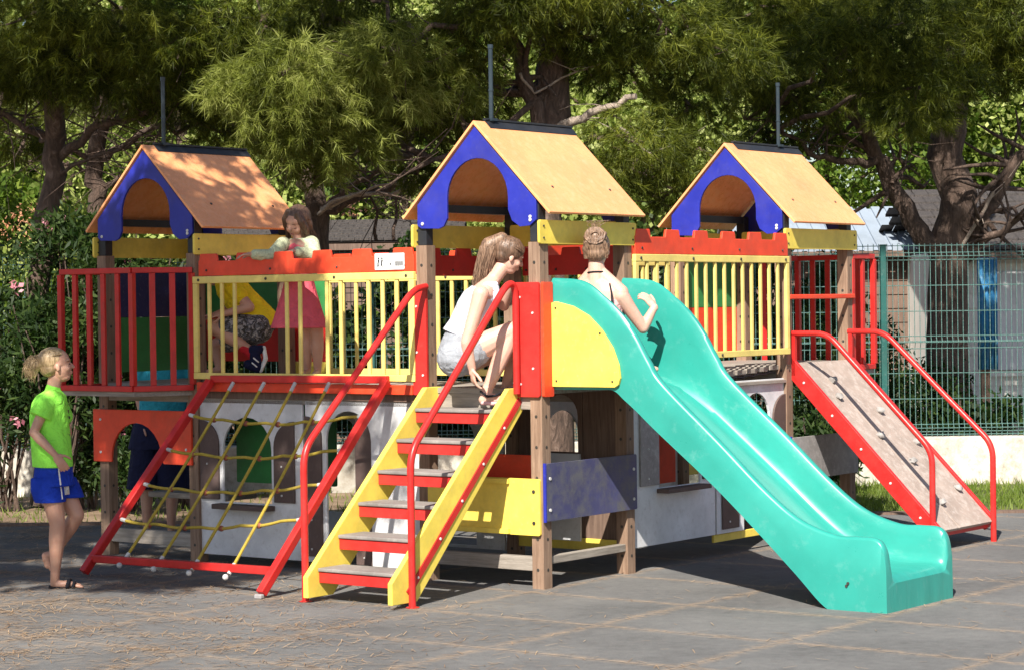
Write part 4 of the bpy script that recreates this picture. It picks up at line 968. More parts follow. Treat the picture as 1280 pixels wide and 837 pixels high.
# ---- woman sitting at the top of the slide, seen from behind
def slide_woman():
    Y = 14.87; r = person(Vector((J(750, 440, Y).x, Y, 1.31)), 'woman with blond bun and black choker, back turned, sitting on the turquoise slide')
    r.matrix_basis.translation = r.location
    g = lambda x, y, d=0: J(x, y, Y+d); b = Blob(); F = Vector((.45, .89, 0)); S = Vector((.89, -.45, 0))
    b.loft([(g(747, 462), S*.14, F*.11), (g(748, 440), S*.17, F*.125), (g(750, 412), S*.13, F*.10), (g(751, 385), S*.145, F*.105), (g(751, 364), S*.165, F*.085), (g(749, 354), S*.12, F*.07), (g(747, 347), S*.055, F*.05)])
    b.cap(g(747, 354), g(745, 328), .066, .050); b.limb([g(722, 364, .08), g(741, 340, .02)], [.05, .042]); b.limb([g(776, 366, -.07), g(750, 340, .0)], [.052, .042])
    q, A = b.head(g(746, 313, .02), (.12, .97, -.22), (0, .1, 1), .225)
    sh, el, wr = g(776, 370, -.07), g(804, 410, -.02), g(818, 384, -.0)
    b.limb([sh, sh.lerp(el, .35), el, el.lerp(wr, .3), wr], [.056, .046, .036, .035, .024]); b.hand(wr, (-.5, .1, .62), (-.6, .6, -.2), .95, .5, -1)
    s2, e2, w2 = g(724, 370, .10), g(718, 412, .18), g(735, 430, .30); b.limb([s2, e2, w2], [.054, .036, .025]); b.hand(w2, (.5, .8, .1), (0, .2, -1), .95, .4, 1)
    for (hx, hd, kx, ky, kd, ax_, ay, ad) in ((752, -.04, 790, 430, .15, 806, 452, .12), (745, .10, 782, 432, .28, 800, 458, .30)):
        hp, kn, an = g(hx, 448, hd), g(kx, ky, kd), g(ax_, ay, ad)
        b.limb([hp, kn], [.10, .06]); b.limb([kn, kn.lerp(an, .33), an], [.055, .05, .032]); b.limb([an, g(ax_+3, ay+7, ad), g(ax_+14, ay+9, ad+.02)], [.03, .026, .018])
    b.finish('body', 'skin_light', r); eyes(q, A, .225, r)
    hh = .225; h = Blob(); h.ell(q(-.09, 0, .13), (.47*hh, .395*hh, .42*hh), A); h.ell(q(-.2, 0, -.12), (.27*hh, .33*hh, .27*hh), A)
    for i in range(9):
        a = i*2*math.pi/9; c = q(-.40, .22*math.cos(a), .30+.20*math.sin(a)); h.ell(c, (.026, .030, .022), A)
    h.ell(q(-.42, 0, .30), (.03, .035, .035), A)
    hr = h.finish('hair', 'hair_mid', r, .005)
    def st_(rg):
        a = rg.uniform(0, 6.28); rr = rg.uniform(.1, .26); c = q(-.42, 0, .38); pts = []
        for k in range(4):
            aa = a+k*.7; pts.append(q(-.44-.14*math.sin(k*1.05), rr*1.15*math.cos(aa), .30+rr*math.sin(aa)))
        return pts
    addstrands(hr, strands(st_, 170, .0034, 2), mat='hair_mid')
    def st2(rg):
        a = rg.uniform(-1, 1); p = q(-.25, a*.34, -.3); return [p, q(-.43, a*.38, -.05), q(-.53, a*.30, .12), q(-.50, a*.14, .28)]
    addstrands(hr, strands(st2, 170, .0022, 4), mat='hair_mid')
    def st3(rg):
        p = q(-.4, rg.uniform(-.15, .15), .5); return [p, p+Vector((rg.uniform(-.03, .03), 0, .03)), p+Vector((rg.uniform(-.06, .06), 0, .055)), p+Vector((rg.uniform(-.08, .08), 0, .06))]
    addstrands(hr, strands(st3, 16, .002, 9), mat='hair_mid')
    nk = [g(746, 341)+Vector((.058*math.cos(2*math.pi*i/20), .058*math.sin(2*math.pi*i/20), -.006*math.sin(2*math.pi*i/20))) for i in range(21)]
    c = Blob(); c.limb(nk, [.006]*21); c.finish('choker', 'black', r, .003)
    t = Blob().loft([(g(748, 452), S*.16, F*.125), (g(750, 412), S*.14, F*.11), (g(751, 385), S*.155, F*.115), (g(751, 374), S*.158, F*.105)])
    t.finish('top', 'pinkpale', r, .006, 3)
    for s_, d in ((-15, .03), (14, -.07)):
        Blob().limb([g(751+s_, 380, d-.105), g(751+s_*.95, 366, d-.085), g(751+s_*.8, 355, d-.03), g(751+s_*.8, 356, d+.04)], [.006]*4).finish('strap', 'black', r, .003)
    return r
slide_woman()

# ---- girl in the pink skirt on the bridge
def pink_girl():
    Y = 16.15; r = person(Vector((J(385, 465, Y).x, Y, 1.268)), 'brown haired girl in pink dress and pale green cardigan leaning on the red battlement board')
    r.matrix_basis.translation = r.location
    g = lambda x, y, d=0: J(x, y, Y+d); b = Blob(); F = Vector((-.45, -.89, 0)); S = Vector((.89, -.45, 0))
    b.loft([(g(376, 395), S*.10, F*.08), (g(376, 378), S*.12, F*.09), (g(374, 350), S*.095, F*.075), (g(372, 325), S*.105, F*.08), (g(371, 306), S*.115, F*.06), (g(372, 299), S*.06, F*.045)])
    b.cap(g(372, 304), g(373, 290), .034, .034)
    q, A = b.head(g(371, 278), (-.50, -.74, -.40), (0, -.3, 1), .205, True)
    a1 = [g(389, 305, -.02), g(393, 320, -.10), g(369, 314, -.20)]; b.limb(a1, [.036, .03, .02]); b.hand(a1[-1], (-.9, -.1, -.1), (.0, 0, -1), .75, .35, 1)
    a2 = [g(354, 306, -.02), g(340, 320, -.10), g(315, 318, -.16)]; b.limb(a2, [.036, .03, .02]); b.hand(a2[-1], (-.95, -.1, -.05), (0, .0, -1), .75, .35, -1)
    for x, d in ((384, .02), (397, -.02)):
        hp, kn, an = g(x-5, 392, d), g(x, 425, d), g(x, 460, d+.02)
        b.limb([hp, kn], [.065, .043]); b.limb([kn, kn.lerp(an, .3), an], [.043, .044, .027]); b.limb([an, g(x, 465, d+.02), g(x-4, 466.5, d-.10)], [.027, .024, .018])
    b.finish('body', 'skin', r, .005); eyes(q, A, .195, r, True)
    h = Blob(); hh = .218; h.ell(q(-.13, 0, .13), (.44*hh, .41*hh, .42*hh), A); h.ell(q(-.25, 0, -.15), (.25*hh, .42*hh, .42*hh), A)
    for y in (-1, 1):
        h.limb([q(.12, y*.20, .42), q(.16, y*.34, .15), q(.08, y*.40, -.15), q(.02, y*.40, -.50)], [.022, .026, .026, .016])
    hr = h.finish('hair', 'hair_brown', r, .005)
    def st_(rg):
        a = rg.uniform(.75, 5.53); ca, sa = math.cos(a), math.sin(a)
        e = rg.uniform(-.78, -.5)
        return [q(.12*ca, .12*sa, .54), q(-.08+.40*ca, .40*sa, .22), q(-.08+.42*ca, .44*sa, -.25), q(-.10+.40*ca+rg.gauss(0, .05), .44*sa+rg.gauss(0, .06), e)]
    addstrands(hr, strands(st_, 520, .0026, 6), mat='hair_brown')
    d_ = Blob().loft([(g(374, 410, 0), S*.215, F*.17), (g(374, 395), S*.185, F*.15), (g(374, 368), S*.135, F*.11), (g(374, 348), S*.105, F*.085), (g(373, 322), S*.115, F*.09), (g(372, 309), S*.10, F*.072), (g(372, 303), S*.06, F*.055)])
    d_.finish('dress', 'pinkc', r, .006, 3)
    c = Blob().loft([(g(378, 345, .03), S*.115, F*.075), (g(377, 322, .025), S*.125, F*.075), (g(376, 307, .015), S*.132, F*.078), (g(375, 298, .015), S*.075, F*.056)])
    c.limb([a1[0], a1[1], a1[1].lerp(a1[2], .85)], [.058, .052, .038]); c.limb([a2[0], a2[1], a2[1].lerp(a2[2], .85)], [.056, .048, .036])
    c.finish('cardigan', 'cardi', r, .0055, 2)
    return r
pink_girl()

# ---- boy in a yellow shirt crouching inside the left tower
def yellow_boy():
    Y = 16.72; r = person(Vector((J(295, 465, Y).x, Y, 1.27)), 'boy in yellow shirt and camouflage shorts crouching behind the yellow railing')
    r.matrix_basis.translation = r.location
    g = lambda x, y, d=0: J(x, y, Y+d); b = Blob(); S = Vector((0, 1, 0))
    ax = (g(278, 352)-g(322, 408)).normalized(); D = Vector((ax.z, 0, -ax.x))
    b.loft([(g(325, 412), S*.12, D*.10), (g(320, 402), S*.13, D*.10), (g(302, 380), S*.11, D*.085), (g(286, 358), S*.125, D*.09), (g(277, 347), S*.09, D*.06)])
    b.cap(g(277, 348), g(270, 340), .04, .038)
    q, A = b.head(g(268, 339, .05), (-.85, -.15, -.5), (-.4, 0, .9), .205)
    sh, el, wr = g(290, 358, -.13), g(312, 384, -.18), g(280, 392, -.20); b.limb([sh, el, wr], [.045, .036, .024]); b.hand(wr, (-.97, 0, -.1), (0, .5, -.8), .85, .4, 1)
    b.limb([g(284, 358, .13), g(290, 385, .16), g(268, 394, .10)], [.042, .034, .022]); b.hand(g(268, 394, .10), (-.95, -.1, -.1), (0, 0, -1), .85, .4, -1)
    b.limb([g(320, 408, -.08), g(268, 408, -.14)], [.09, .055]); b.limb([g(268, 409, -.14), g(285, 420, -.16), g(313, 438, -.17)], [.055, .052, .033]); b.limb([g(313, 438, -.17), g(322, 446, -.17)], [.033, .028])
    b.limb([g(322, 410, .08), g(270, 432, .10)], [.09, .055]); b.limb([g(270, 432, .10), g(275, 462, .06)], [.05, .03]); b.limb([g(275, 462, .06), g(258, 465, .04)], [.03, .02])
    b.finish('body', 'skin', r, .006); eyes(q, A, .205, r)
    hh = .205; h = Blob(); h.ell(q(-.1, 0, .16), (.45*hh, .37*hh, .39*hh), A); h.ell(q(-.22, 0, -.05), (.26*hh, .32*hh, .24*hh), A); h.finish('hair', 'hair_brown', r, .005)
    s = Blob().loft([(g(334, 412), S*.15, D*.135), (g(322, 398), S*.145, D*.13), (g(302, 376), S*.135, D*.12), (g(287, 357), S*.14, D*.115), (g(278, 347), S*.09, D*.07)])
    s.cap(sh, sh.lerp(el, .45), .06, .06); s.cap(g(284, 358, .13), g(287, 371, .15), .058, .058); sr = s.finish('shirt', 'ycloth', r, .006, 3)
    k = Blob().loft([(g(332, 420), S*.13, D*.11), (g(318, 402), S*.15, D*.12)]); k.limb([g(322, 410, -.08), g(284, 408, -.13)], [.115, .085]); k.limb([g(322, 411, .08), g(285, 426, .10)], [.11, .085]); k.finish('shorts', 'camo', r, .006, 3)
    sh_ = Blob().limb([g(316, 438, -.18), g(326, 436, -.18)], [.04, .032]).limb([g(318, 442, -.18), g(322, 458, -.18)], [.042, .036]).limb([g(310, 455, -.18), g(322, 460, -.18)], [.034, .034]).finish('shoe', 'navyc', r, .005)
    Blob().limb([g(330, 434, -.19), g(332, 448, -.19), g(326, 463, -.19)], [.014, .017, .014]).limb([g(317, 447, -.222), g(323, 452, -.222)], [.006, .006]).limb([g(315, 453, -.222), g(321, 458, -.222)], [.006, .006]).finish('shoe_sole', 'whites', r, .004)
    Blob().limb([g(304, 434, -.17), g(314, 441, -.17)], [.038, .04]).finish('sock', 'redc', r, .005)
    return r
yellow_boy()

# ---- person standing behind the left tower
def back_person():
    Y = 18.3; r = person(Vector((J(198, 600, Y).x, Y, 0)), 'person in turquoise shirt and dark shorts standing behind the left tower, seen below the deck')
    r.matrix_basis.translation = r.location
    g = lambda x, y, d=0: J(x, y, Y+d); b = Blob(); S = Vector((1, 0, 0)); F = Vector((0, 1, 0))
    b.loft([(g(199, 560), S*.14, F*.11), (g(200, 540), S*.17, F*.12), (g(203, 505), S*.13, F*.10), (g(206, 470), S*.16, F*.11), (g(207, 448), S*.17, F*.08), (g(207, 440), S*.06, F*.05)])
    b.cap(g(207, 442), g(207, 425), .05, .045); q, A = b.head(g(207, 410), (.3, .9, -.1), (0, 0, 1), .22)
    for s_ in (-1, 1):
        b.limb([g(207+s_*27, 455), g(207+s_*33, 495), g(207+s_*27, 530, -.08)], [.05, .038, .025]); b.hand(g(207+s_*27, 530, -.08), (0, 0, -1), (-s_, 0, 0), .95, .3, -s_)
        b.limb([g(200+s_*13, 565), g(199+s_*16, 612), g(199+s_*15, 655)], [.09, .055, .034]); b.limb([g(199+s_*15, 655), g(199+s_*15, 662), g(199+s_*17, 663, .12)], [.034, .03, .02])
    b.finish('body', 'skin', r, .007)
    h = Blob(); hh = .22; h.ell(q(-.1, 0, .15), (.46*hh, .38*hh, .40*hh), A); h.ell(q(-.22, 0, -.05), (.27*hh, .33*hh, .3*hh), A); h.finish('hair', 'hair_brown', r, .006)
    s = Blob().loft([(g(201, 540), S*.21, F*.15), (g(204, 505), S*.20, F*.14), (g(206, 470), S*.19, F*.13), (g(207, 450), S*.17, F*.10), (g(207, 442), S*.08, F*.06)])
    for s_ in (-1, 1): s.limb([g(207+s_*26, 455), g(207+s_*31, 478)], [.062, .06])
    s.finish('shirt', 'turq', r, .007, 3)
    k = Blob().loft([(g(199, 528), S*.205, F*.145), (g(199, 560), S*.25, F*.17)])
    for s_ in (-1, 1): k.loft([(g(199+s_*14, 550), S*.125, F*.15), (g(199+s_*19, 610), S*.14, F*.14)])
    k.finish('shorts', 'navyc', r, .007, 2)
back_person()
# ------------------------------------------------------------------ trees, shrubs, litter
RNG = np.random.default_rng(11)
def leafmat(name, dark, mid, light, trans=.35, rough=.55):
    m, nt, p = new_mat(name); L = nt.links.new
    g = N(nt, 'ShaderNodeNewGeometry'); tc = N(nt, 'ShaderNodeTexCoord')
    n = N(nt, 'ShaderNodeTexNoise', Scale=1.6, Detail=4, Roughness=.6); L(tc.outputs['Object'], n.inputs['Vector'])
    a = N(nt, 'ShaderNodeMath', operation='MULTIPLY_ADD'); L(g.outputs['Random Per Island'], a.inputs[0]); a.inputs[1].default_value = .45; 
    b = N(nt, 'ShaderNodeMath', operation='MULTIPLY_ADD'); L(n.outputs[0], b.inputs[0]); b.inputs[1].default_value = 1.1; b.inputs[2].default_value = -.28; L(b.outputs[0], a.inputs[2])
    r = ramp(nt, [(.1, dark), (.5, mid), (.92, light)]); L(a.outputs[0], r.inputs[0])
    L(r.outputs[0], p.inputs['Base Color']); p.inputs['Roughness'].default_value = rough; p.inputs['Specular IOR Level'].default_value = .3
    t = N(nt, 'ShaderNodeBsdfTranslucent'); mx = N(nt, 'ShaderNodeMixShader'); mx.inputs[0].default_value = trans
    hs = N(nt, 'ShaderNodeHueSaturation', Value=1.5, Saturation=1.1); L(r.outputs[0], hs.inputs['Color']); L(hs.outputs[0], t.inputs[0])
    L(p.outputs[0], mx.inputs[1]); L(t.outputs[0], mx.inputs[2]); L(mx.outputs[0], nt.nodes['Material Output'].inputs[0])
    return m
M['pine'] = leafmat('pine_needles', (.010, .018, .001), (.065, .085, .006), (.28, .30, .04))  # colour deepened to stand for shade in the canopy
M['pine_lit'] = leafmat('pine_needles_sunlit', (.04, .055, .006), (.17, .20, .03), (.44, .46, .14))  # paler copy of the needles, sunlight put into the colour
M['leaf'] = leafmat('broad_leaves', (.02, .05, .006), (.09, .15, .016), (.26, .32, .06))
M['leafd'] = leafmat('dark_oleander_leaves', (.006, .02, .004), (.024, .05, .010), (.10, .15, .035))
M['leafy'] = leafmat('pale_sunny_leaves', (.10, .15, .03), (.28, .34, .08), (.58, .60, .25))
M['grass'] = leafmat('grass_blades', (.06, .10, .015), (.14, .20, .03), (.28, .33, .08))
M['petal'] = leafmat('pink_petals', (.55, .16, .22), (.7, .3, .36), (.8, .5, .55))
M['straw'] = leafmat('dry_needles', (.14, .08, .045), (.34, .22, .13), (.58, .43, .28), trans=.05)
def bark():
    m, nt, p = new_mat('bark'); L = nt.links.new; tc = N(nt, 'ShaderNodeTexCoord'); mp = N(nt, 'ShaderNodeMapping'); mp.inputs['Scale'].default_value = (9, 9, 3); L(tc.outputs['Object'], mp.inputs[0])
    v = N(nt, 'ShaderNodeTexVoronoi', Scale=2.2, feature='DISTANCE_TO_EDGE'); n = N(nt, 'ShaderNodeTexNoise', Scale=2, Detail=8, Roughness=.7, Distortion=1); L(mp.outputs[0], n.inputs['Vector']); L(n.outputs['Color'], v.inputs['Vector'])
    r = ramp(nt, [(.3, (.04, .028, .022)), (.55, (.13, .085, .065)), (.78, (.30, .22, .18))]); L(n.outputs[0], r.inputs[0]); L(r.outputs[0], p.inputs['Base Color'])
    p.inputs['Roughness'].default_value = .95; b = N(nt, 'ShaderNodeBump', Strength=1, Distance=.04); L(n.outputs[0], b.inputs['Height']); L(b.outputs[0], p.inputs['Normal']); return m
M['bark'] = bark()
M['barkp'] = paint('pale_dry_branch', (.30, .235, .19), .85, wear=(.5, .42, .35), wear_amt=.4, scale=10, bump=.8)
def polys(name, V, k, mat, parent=None, loc=(0, 0, 0)):
    """V: (n, k, 3) array of separate k-gons"""
    n = len(V); me = bpy.data.meshes.new(name); me.vertices.add(n*k); me.vertices.foreach_set('co', (V.reshape(-1, 3)-np.array(loc)).astype(np.float32).ravel())
    me.loops.add(n*k); me.loops.foreach_set('vertex_index', np.arange(n*k, dtype=np.int32)); me.polygons.add(n)
    me.polygons.foreach_set('loop_start', np.arange(0, n*k, k, dtype=np.int32)); me.update(calc_edges=True); me.materials.append(M[mat])
    o = bpy.data.objects.new(name, me); COL.objects.link(o)
    if parent: o.parent = parent
    return o
def unit(v): return v/np.maximum(np.linalg.norm(v, axis=-1, keepdims=True), 1e-9)
def needles(C, D, K=22, L=.15, w=.0045, spread=.72, droop=.25):
    """shoots at C pointing along D, K needles each -> (n,3,3)"""
    n = len(C); b = C[:, None] + D[:, None]*RNG.uniform(-.10, .08, (n, K, 1))
    d = unit(D[:, None] + RNG.normal(0, spread, (n, K, 3)) - np.array([0, 0, droop]))
    l = L*RNG.uniform(.7, 1.2, (n, K, 1)); s = unit(np.cross(d, RNG.normal(0, 1, (n, K, 3))))*w
    return np.stack([b-s, b+s, b+d*l], 2).reshape(-1, 3, 3)
def pad_points(pads, dens):
    """pads: (centre, radii) ellipsoids filled mostly near their skin, thinned by lumps"""
    out = []; dirs = []
    for c, r in pads:
        c = np.array(c, float); r = np.array(r, float); n = int(dens*(r[0]*r[1]*r[2])**(2/3)*12)
        p = unit(RNG.normal(0, 1, (n, 3)))*RNG.uniform(.25, 1, (n, 1))**.6
        k = np.sin(p[:, 0]*r[0]*7+c[0])*np.sin(p[:, 1]*r[1]*7+c[1]*2)*np.sin(p[:, 2]*r[2]*9+c[2]); p = p[k > -.35]
        out.append(c+p*r); dirs.append(unit(p*np.array([1, 1, .5]) + np.array([0, 0, -.45]) + RNG.normal(0, .35, p.shape)))
    return np.concatenate(out), np.concatenate(dirs)
def quads(C, L=.07, w=.02, up=.2, n_each=6, r=.06):
    n = len(C); c = C[:, None] + RNG.normal(0, r, (n, n_each, 3)); c = c.reshape(-1, 3); m = len(c)
    d = unit(RNG.normal(0, 1, (m, 3)) + np.array([0, 0, up])); s = unit(np.cross(d, RNG.normal(0, 1, (m, 3))))
    l = L*RNG.uniform(.6, 1.2, (m, 1)); ww = w*RNG.uniform(.7, 1.2, (m, 1))
    return np.stack([c-d*l/2, c+s*ww, c+d*l/2, c-s*ww], 1)
def jitter(path, a, n=3, seed=0):
    """subdivide a path and wander"""
    rg = random.Random(seed); pts = [Vector(p) for p in path]; out = []
    for p, q in zip(pts, pts[1:]):
        for k in range(n): out.append(p.lerp(q, k/n) + Vector((rg.gauss(0, a), rg.gauss(0, a), rg.gauss(0, a)))*(0 if (k == 0 and not out) else 1))
    return out + [pts[-1]]
def limb_tube(mb, path, r0, r1, a=.02, n=3, seed=0, seg=9):
    pts = jitter(path, a, n, seed); k = len(pts); mb.tube(pts, [r0+(r1-r0)*i/(k-1) for i in range(k)], seg); return pts
def rel(mb, base): mb.v = [tuple(Vector(v)-Vector(base)) for v in mb.v]; return mb
def twigs(mb, pts, n, L, r, rg, out=None):
    for i in range(n):
        p = pts[rg.randrange(len(pts)//3, len(pts))]; d = Vector((rg.gauss(0, 1), rg.gauss(0, .6), rg.gauss(.15, .55))).normalized()
        q = p + d*L*rg.uniform(.3, .7); e = q + (d+Vector((rg.gauss(0, .5), rg.gauss(0, .3), rg.gauss(0, .5)))).normalized()*L*rg.uniform(.3, .6)
        mb.tube([p, p.lerp(q, .5)+Vector((rg.gauss(0, .02),)*3), q, e], [r, r*.8, r*.6, r*.25], 5)
def pine(label, base, trunk, limbs, pads, mat='pine', dens=70, K=44, L=.115, w=.0031, tr=(.16, .10), seed=1, ntw=14, pale=(), group=None, name='pine_tree'):
    base = Vector(base); e = empty(name, base, 0, label, 'tree', group); rg = random.Random(seed); mb = MB()
    tp = limb_tube(mb, [base] + [Vector(p) for p in trunk], tr[0], tr[1], .03, 4, seed, 12)
    rel(mb, base).build('trunk', M['bark'], e, smooth=True, angle=80)
    mb = MB(); alls = list(tp)
    for i, (path, r0, r1) in enumerate(limbs):
        pts = limb_tube(mb, path, r0, r1, .022, 4, seed*7+i, 8); alls += pts; twigs(mb, pts, ntw, .7, max(.006, r1*.7), rg)
    mb0 = mb
    if pale:
        mb = MB()
        for i, (path, r0, r1) in enumerate(pale): pts = limb_tube(mb, path, r0, r1, .010, 3, seed*9+i, 8); twigs(mb, pts, 5, .5, .006, rg)
        rel(mb, base).build('bare_branches', M['barkp'], e, smooth=True, angle=80)
    # boughs that carry the needle pads
    mb = mb0
    for c, r in pads:
        c = Vector(c); near = min(alls, key=lambda p: (p-c).length); mid = near.lerp(c, .5)+Vector((0, 0, .1))
        if (near-c).length < 6: limb_tube(mb, [near, mid, c, c+Vector((rg.uniform(-1, 1)*r[0]*.6, rg.uniform(-.5, .5)*r[1], -.1*r[2]))], .028, .007, .04, 3, rg.random(), 6)
    if mb.v: rel(mb, base).build('branches', M['bark'], e, smooth=True, angle=80)
    C, D = pad_points(pads, dens); polys('crown', needles(C, D, K, L, w), 3, mat, e, tuple(base)); return e
def gj(px, Y): return Vector((J(px, 600, Y).x, Y, 0))
V3 = Vector

# middle pine whose trunk rises behind the middle roof
def spread(n, x0, x1, y0, y1, z0, z1, r0, r1, seed, flat=.55, keep=None):
    rg = random.Random(seed); out = []
    while len(out) < n:
        c = (rg.uniform(x0, x1), rg.uniform(y0, y1), rg.uniform(z0, z1)); r = rg.uniform(r0, r1)
        if keep and not keep(c): continue
        out.append((c, (r, r*.9, r*flat)))
    return out
def pxpads(lst, seed=3):
    rg = random.Random(seed); return [(tuple(J(x, y, Y)), (r, r*.8, r*q)) for x, y, Y, r, q in lst]

pine('tall pine with ribbed trunk and pale broken branch behind the middle roof', gj(692, 20.6),
     [J(690, 300, 20.6), J(694, 170, 20.6), J(690, 60, 20.6), J(702, -60, 20.6), J(700, -260, 20.6)],
     [([J(690, 190, 20.6), J(660, 120, 20.5), J(650, 70, 20.4), J(600, -20, 20.2)], .085, .05), ([J(695, 60, 20.6), J(760, 0, 20.3), J(860, -60, 20)], .07, .03),
      ([J(692, 110, 20.6), J(620, 170, 20.2), J(540, 200, 20.0), J(470, 240, 19.8)], .035, .012), ([J(700, 170, 20.6), J(760, 205, 20.8), J(830, 250, 21)], .04, .012), ([J(700, 40, 20.6), J(640, 0, 20), J(540, 40, 19.8), J(470, 90, 19.6)], .05, .015)],
     pxpads([(560, 60, 20.2, .62, .6), (620, 20, 20.0, .6, .5), (500, 120, 20.2, .5, .6), (540, 150, 20.6, .42, .6), (650, -10, 19.8, .7, .5), (740, 50, 20.4, .6, .55), (790, 90, 20.8, .55, .6), (830, 40, 20.3, .62, .5),
             (860, 130, 21, .5, .6), (800, 180, 19.7, .5, .7), (760, 225, 19.7, .35, .7), (900, 70, 20.6, .6, .5), (880, 200, 20, .42, .7), (470, 60, 20, .6, .5), (590, 130, 21, .45, .6), (395, 15, 20.6, .6, .55), (440, -10, 20.2, .6, .5), (380, 70, 21.6, .45, .5), (730, -20, 19.9, .7, .5), (440, 150, 20.8, .45, .8), (520, 215, 21.2, .32, .6), (840, 240, 20, .35, .7)], 1),
     'pine', dens=80, tr=(.19, .12), seed=2, ntw=16,
     pale=[([J(700, 158, 20.5), J(728, 148, 20.4), J(760, 135, 20.3), J(795, 121, 20.2)], .045, .028), ([J(775, 160, 20.4), J(800, 185, 20.5), J(828, 205, 20.6)], .016, .008), ([J(650, 92, 20.3), J(668, 120, 20.4), J(720, 88, 20.4), J(760, 78, 20.4)], .014, .006)])
# right pine with forked limbs behind the mesh fence
pine('broad pine with dark forked limbs behind the mesh fence on the right', gj(1188, 24.6),
     [J(1186, 420, 24.6), J(1188, 320, 24.6), J(1190, 220, 24.6), J(1186, 110, 24.6), J(1192, 0, 24.6), J(1190, -160, 24.5)],
     [([J(1180, 320, 24.6), J(1150, 290, 24.6), J(1115, 235, 24.5), J(1090, 175, 24.4), J(1062, 130, 24.3), J(1020, 60, 24)], .125, .05),
      ([J(1095, 200, 24.4), J(1050, 205, 24.2), J(1010, 190, 24), J(960, 150, 23.8)], .05, .015), ([J(1115, 230, 24.4), J(1132, 205, 24.4), J(1118, 170, 24.3)], .03, .012),
      ([J(1200, 320, 24.6), J(1235, 265, 24.5), J(1262, 210, 24.4), J(1310, 170, 24.3)], .10, .05), ([J(1205, 325, 24.6), J(1240, 292, 24.4), J(1290, 268, 24.2)], .06, .03),
      ([J(1186, 140, 24.6), J(1230, 90, 24.4), J(1290, 50, 24.2)], .06, .02), ([J(1062, 130, 24.3), J(1000, 120, 24), J(930, 150, 23.8)], .04, .012)],
     pxpads([(1000, 40, 23.6, .75, .5), (940, 90, 23.4, .6, .55), (1060, 60, 21.6, .7, .5), (1000, 130, 23.8, .55, .5), (1120, 30, 21.6, .8, .5), (1150, 110, 21.8, .7, .55), (1205, 60, 23.8, .7, .5), (1268, 85, 24, .5, .6),
             (1100, 110, 24.0, .6, .5), (1270, 20, 23.6, .8, .5), (950, 10, 23.2, .8, .5), (1140, 150, 23.6, .45, .5), (960, 190, 24.2, .45, .7), (1040, 170, 24.6, .4, .5), (1075, -20, 23.4, .9, .5), (1180, -30, 23.4, .9, .5)], 2),
     'pine', dens=85, tr=(.24, .15), seed=5, ntw=16, w=.0036,
     pale=[([J(1195, 320, 24.45), J(1225, 270, 24.35), J(1242, 240, 24.3)], .02, .02)])
# left pines
pine('slim reddish pine trunk at the left beside the oleander', gj(52, 21.2), [J(50, 420, 21.2), J(60, 300, 21.2), J(64, 200, 21.2), J(70, 90, 21), J(76, -80, 20.8)],
     [([J(64, 210, 21.2), J(110, 165, 21), J(160, 150, 20.8), J(230, 120, 20.6)], .05, .015), ([J(66, 180, 21.2), J(20, 150, 21), J(-40, 130, 21)], .04, .015), ([J(68, 120, 21.1), J(140, 100, 20.9), J(250, 70, 20.6), J(330, 30, 20.4)], .05, .02), ([J(62, 230, 21.2), J(130, 190, 21), J(200, 170, 20.8)], .02, .008)],
     pxpads([(30, 30, 20.4, .75, .5), (100, 60, 20.4, .7, .5), (160, 100, 20.5, .6, .5), (60, 100, 20.8, .5, .5), (210, 50, 20.2, .7, .5), (0, 90, 20.8, .5, .6), (270, 90, 20.4, .6, .5), (320, 40, 20.2, .7, .5), (230, 130, 20.8, .5, .5), (330, 120, 20.9, .5, .6), (130, 0, 20, .8, .5), (285, 165, 21.4, .38, .6), (25, 170, 21.8, .4, .7)], 3),
     'pine', dens=85, tr=(.12, .085), seed=9, ntw=20)
pine('crooked dark pine left of the left roof with fanning branches', gj(108, 23.0), [J(110, 420, 23), J(104, 330, 23), J(122, 250, 23), J(114, 200, 23), J(128, 130, 22.8), J(150, 10, 22.6)],
     [([J(116, 205, 23), J(150, 180, 22.8), J(195, 160, 22.6), J(250, 150, 22.5)], .045, .012), ([J(122, 240, 23), J(160, 215, 22.9), J(190, 200, 22.8)], .03, .01), ([J(114, 200, 23), J(80, 180, 22.8), J(30, 175, 22.6), J(-20, 160, 22.5)], .03, .01), ([J(126, 150, 22.9), J(180, 120, 22.7), J(240, 110, 22.6)], .03, .01), ([J(118, 215, 23), J(70, 205, 23), J(20, 200, 23)], .02, .008)],
     pxpads([(100, 120, 23.4, .5, .5), (180, 130, 23.2, .5, .5), (40, 130, 23.6, .5, .5), (250, 120, 23, .5, .5), (150, 60, 22.8, .7, .5), (300, 150, 23.6, .5, .6), (20, 60, 23, .7, .5)], 4),
     'pine_lit', dens=70, tr=(.10, .08), seed=12, ntw=26)
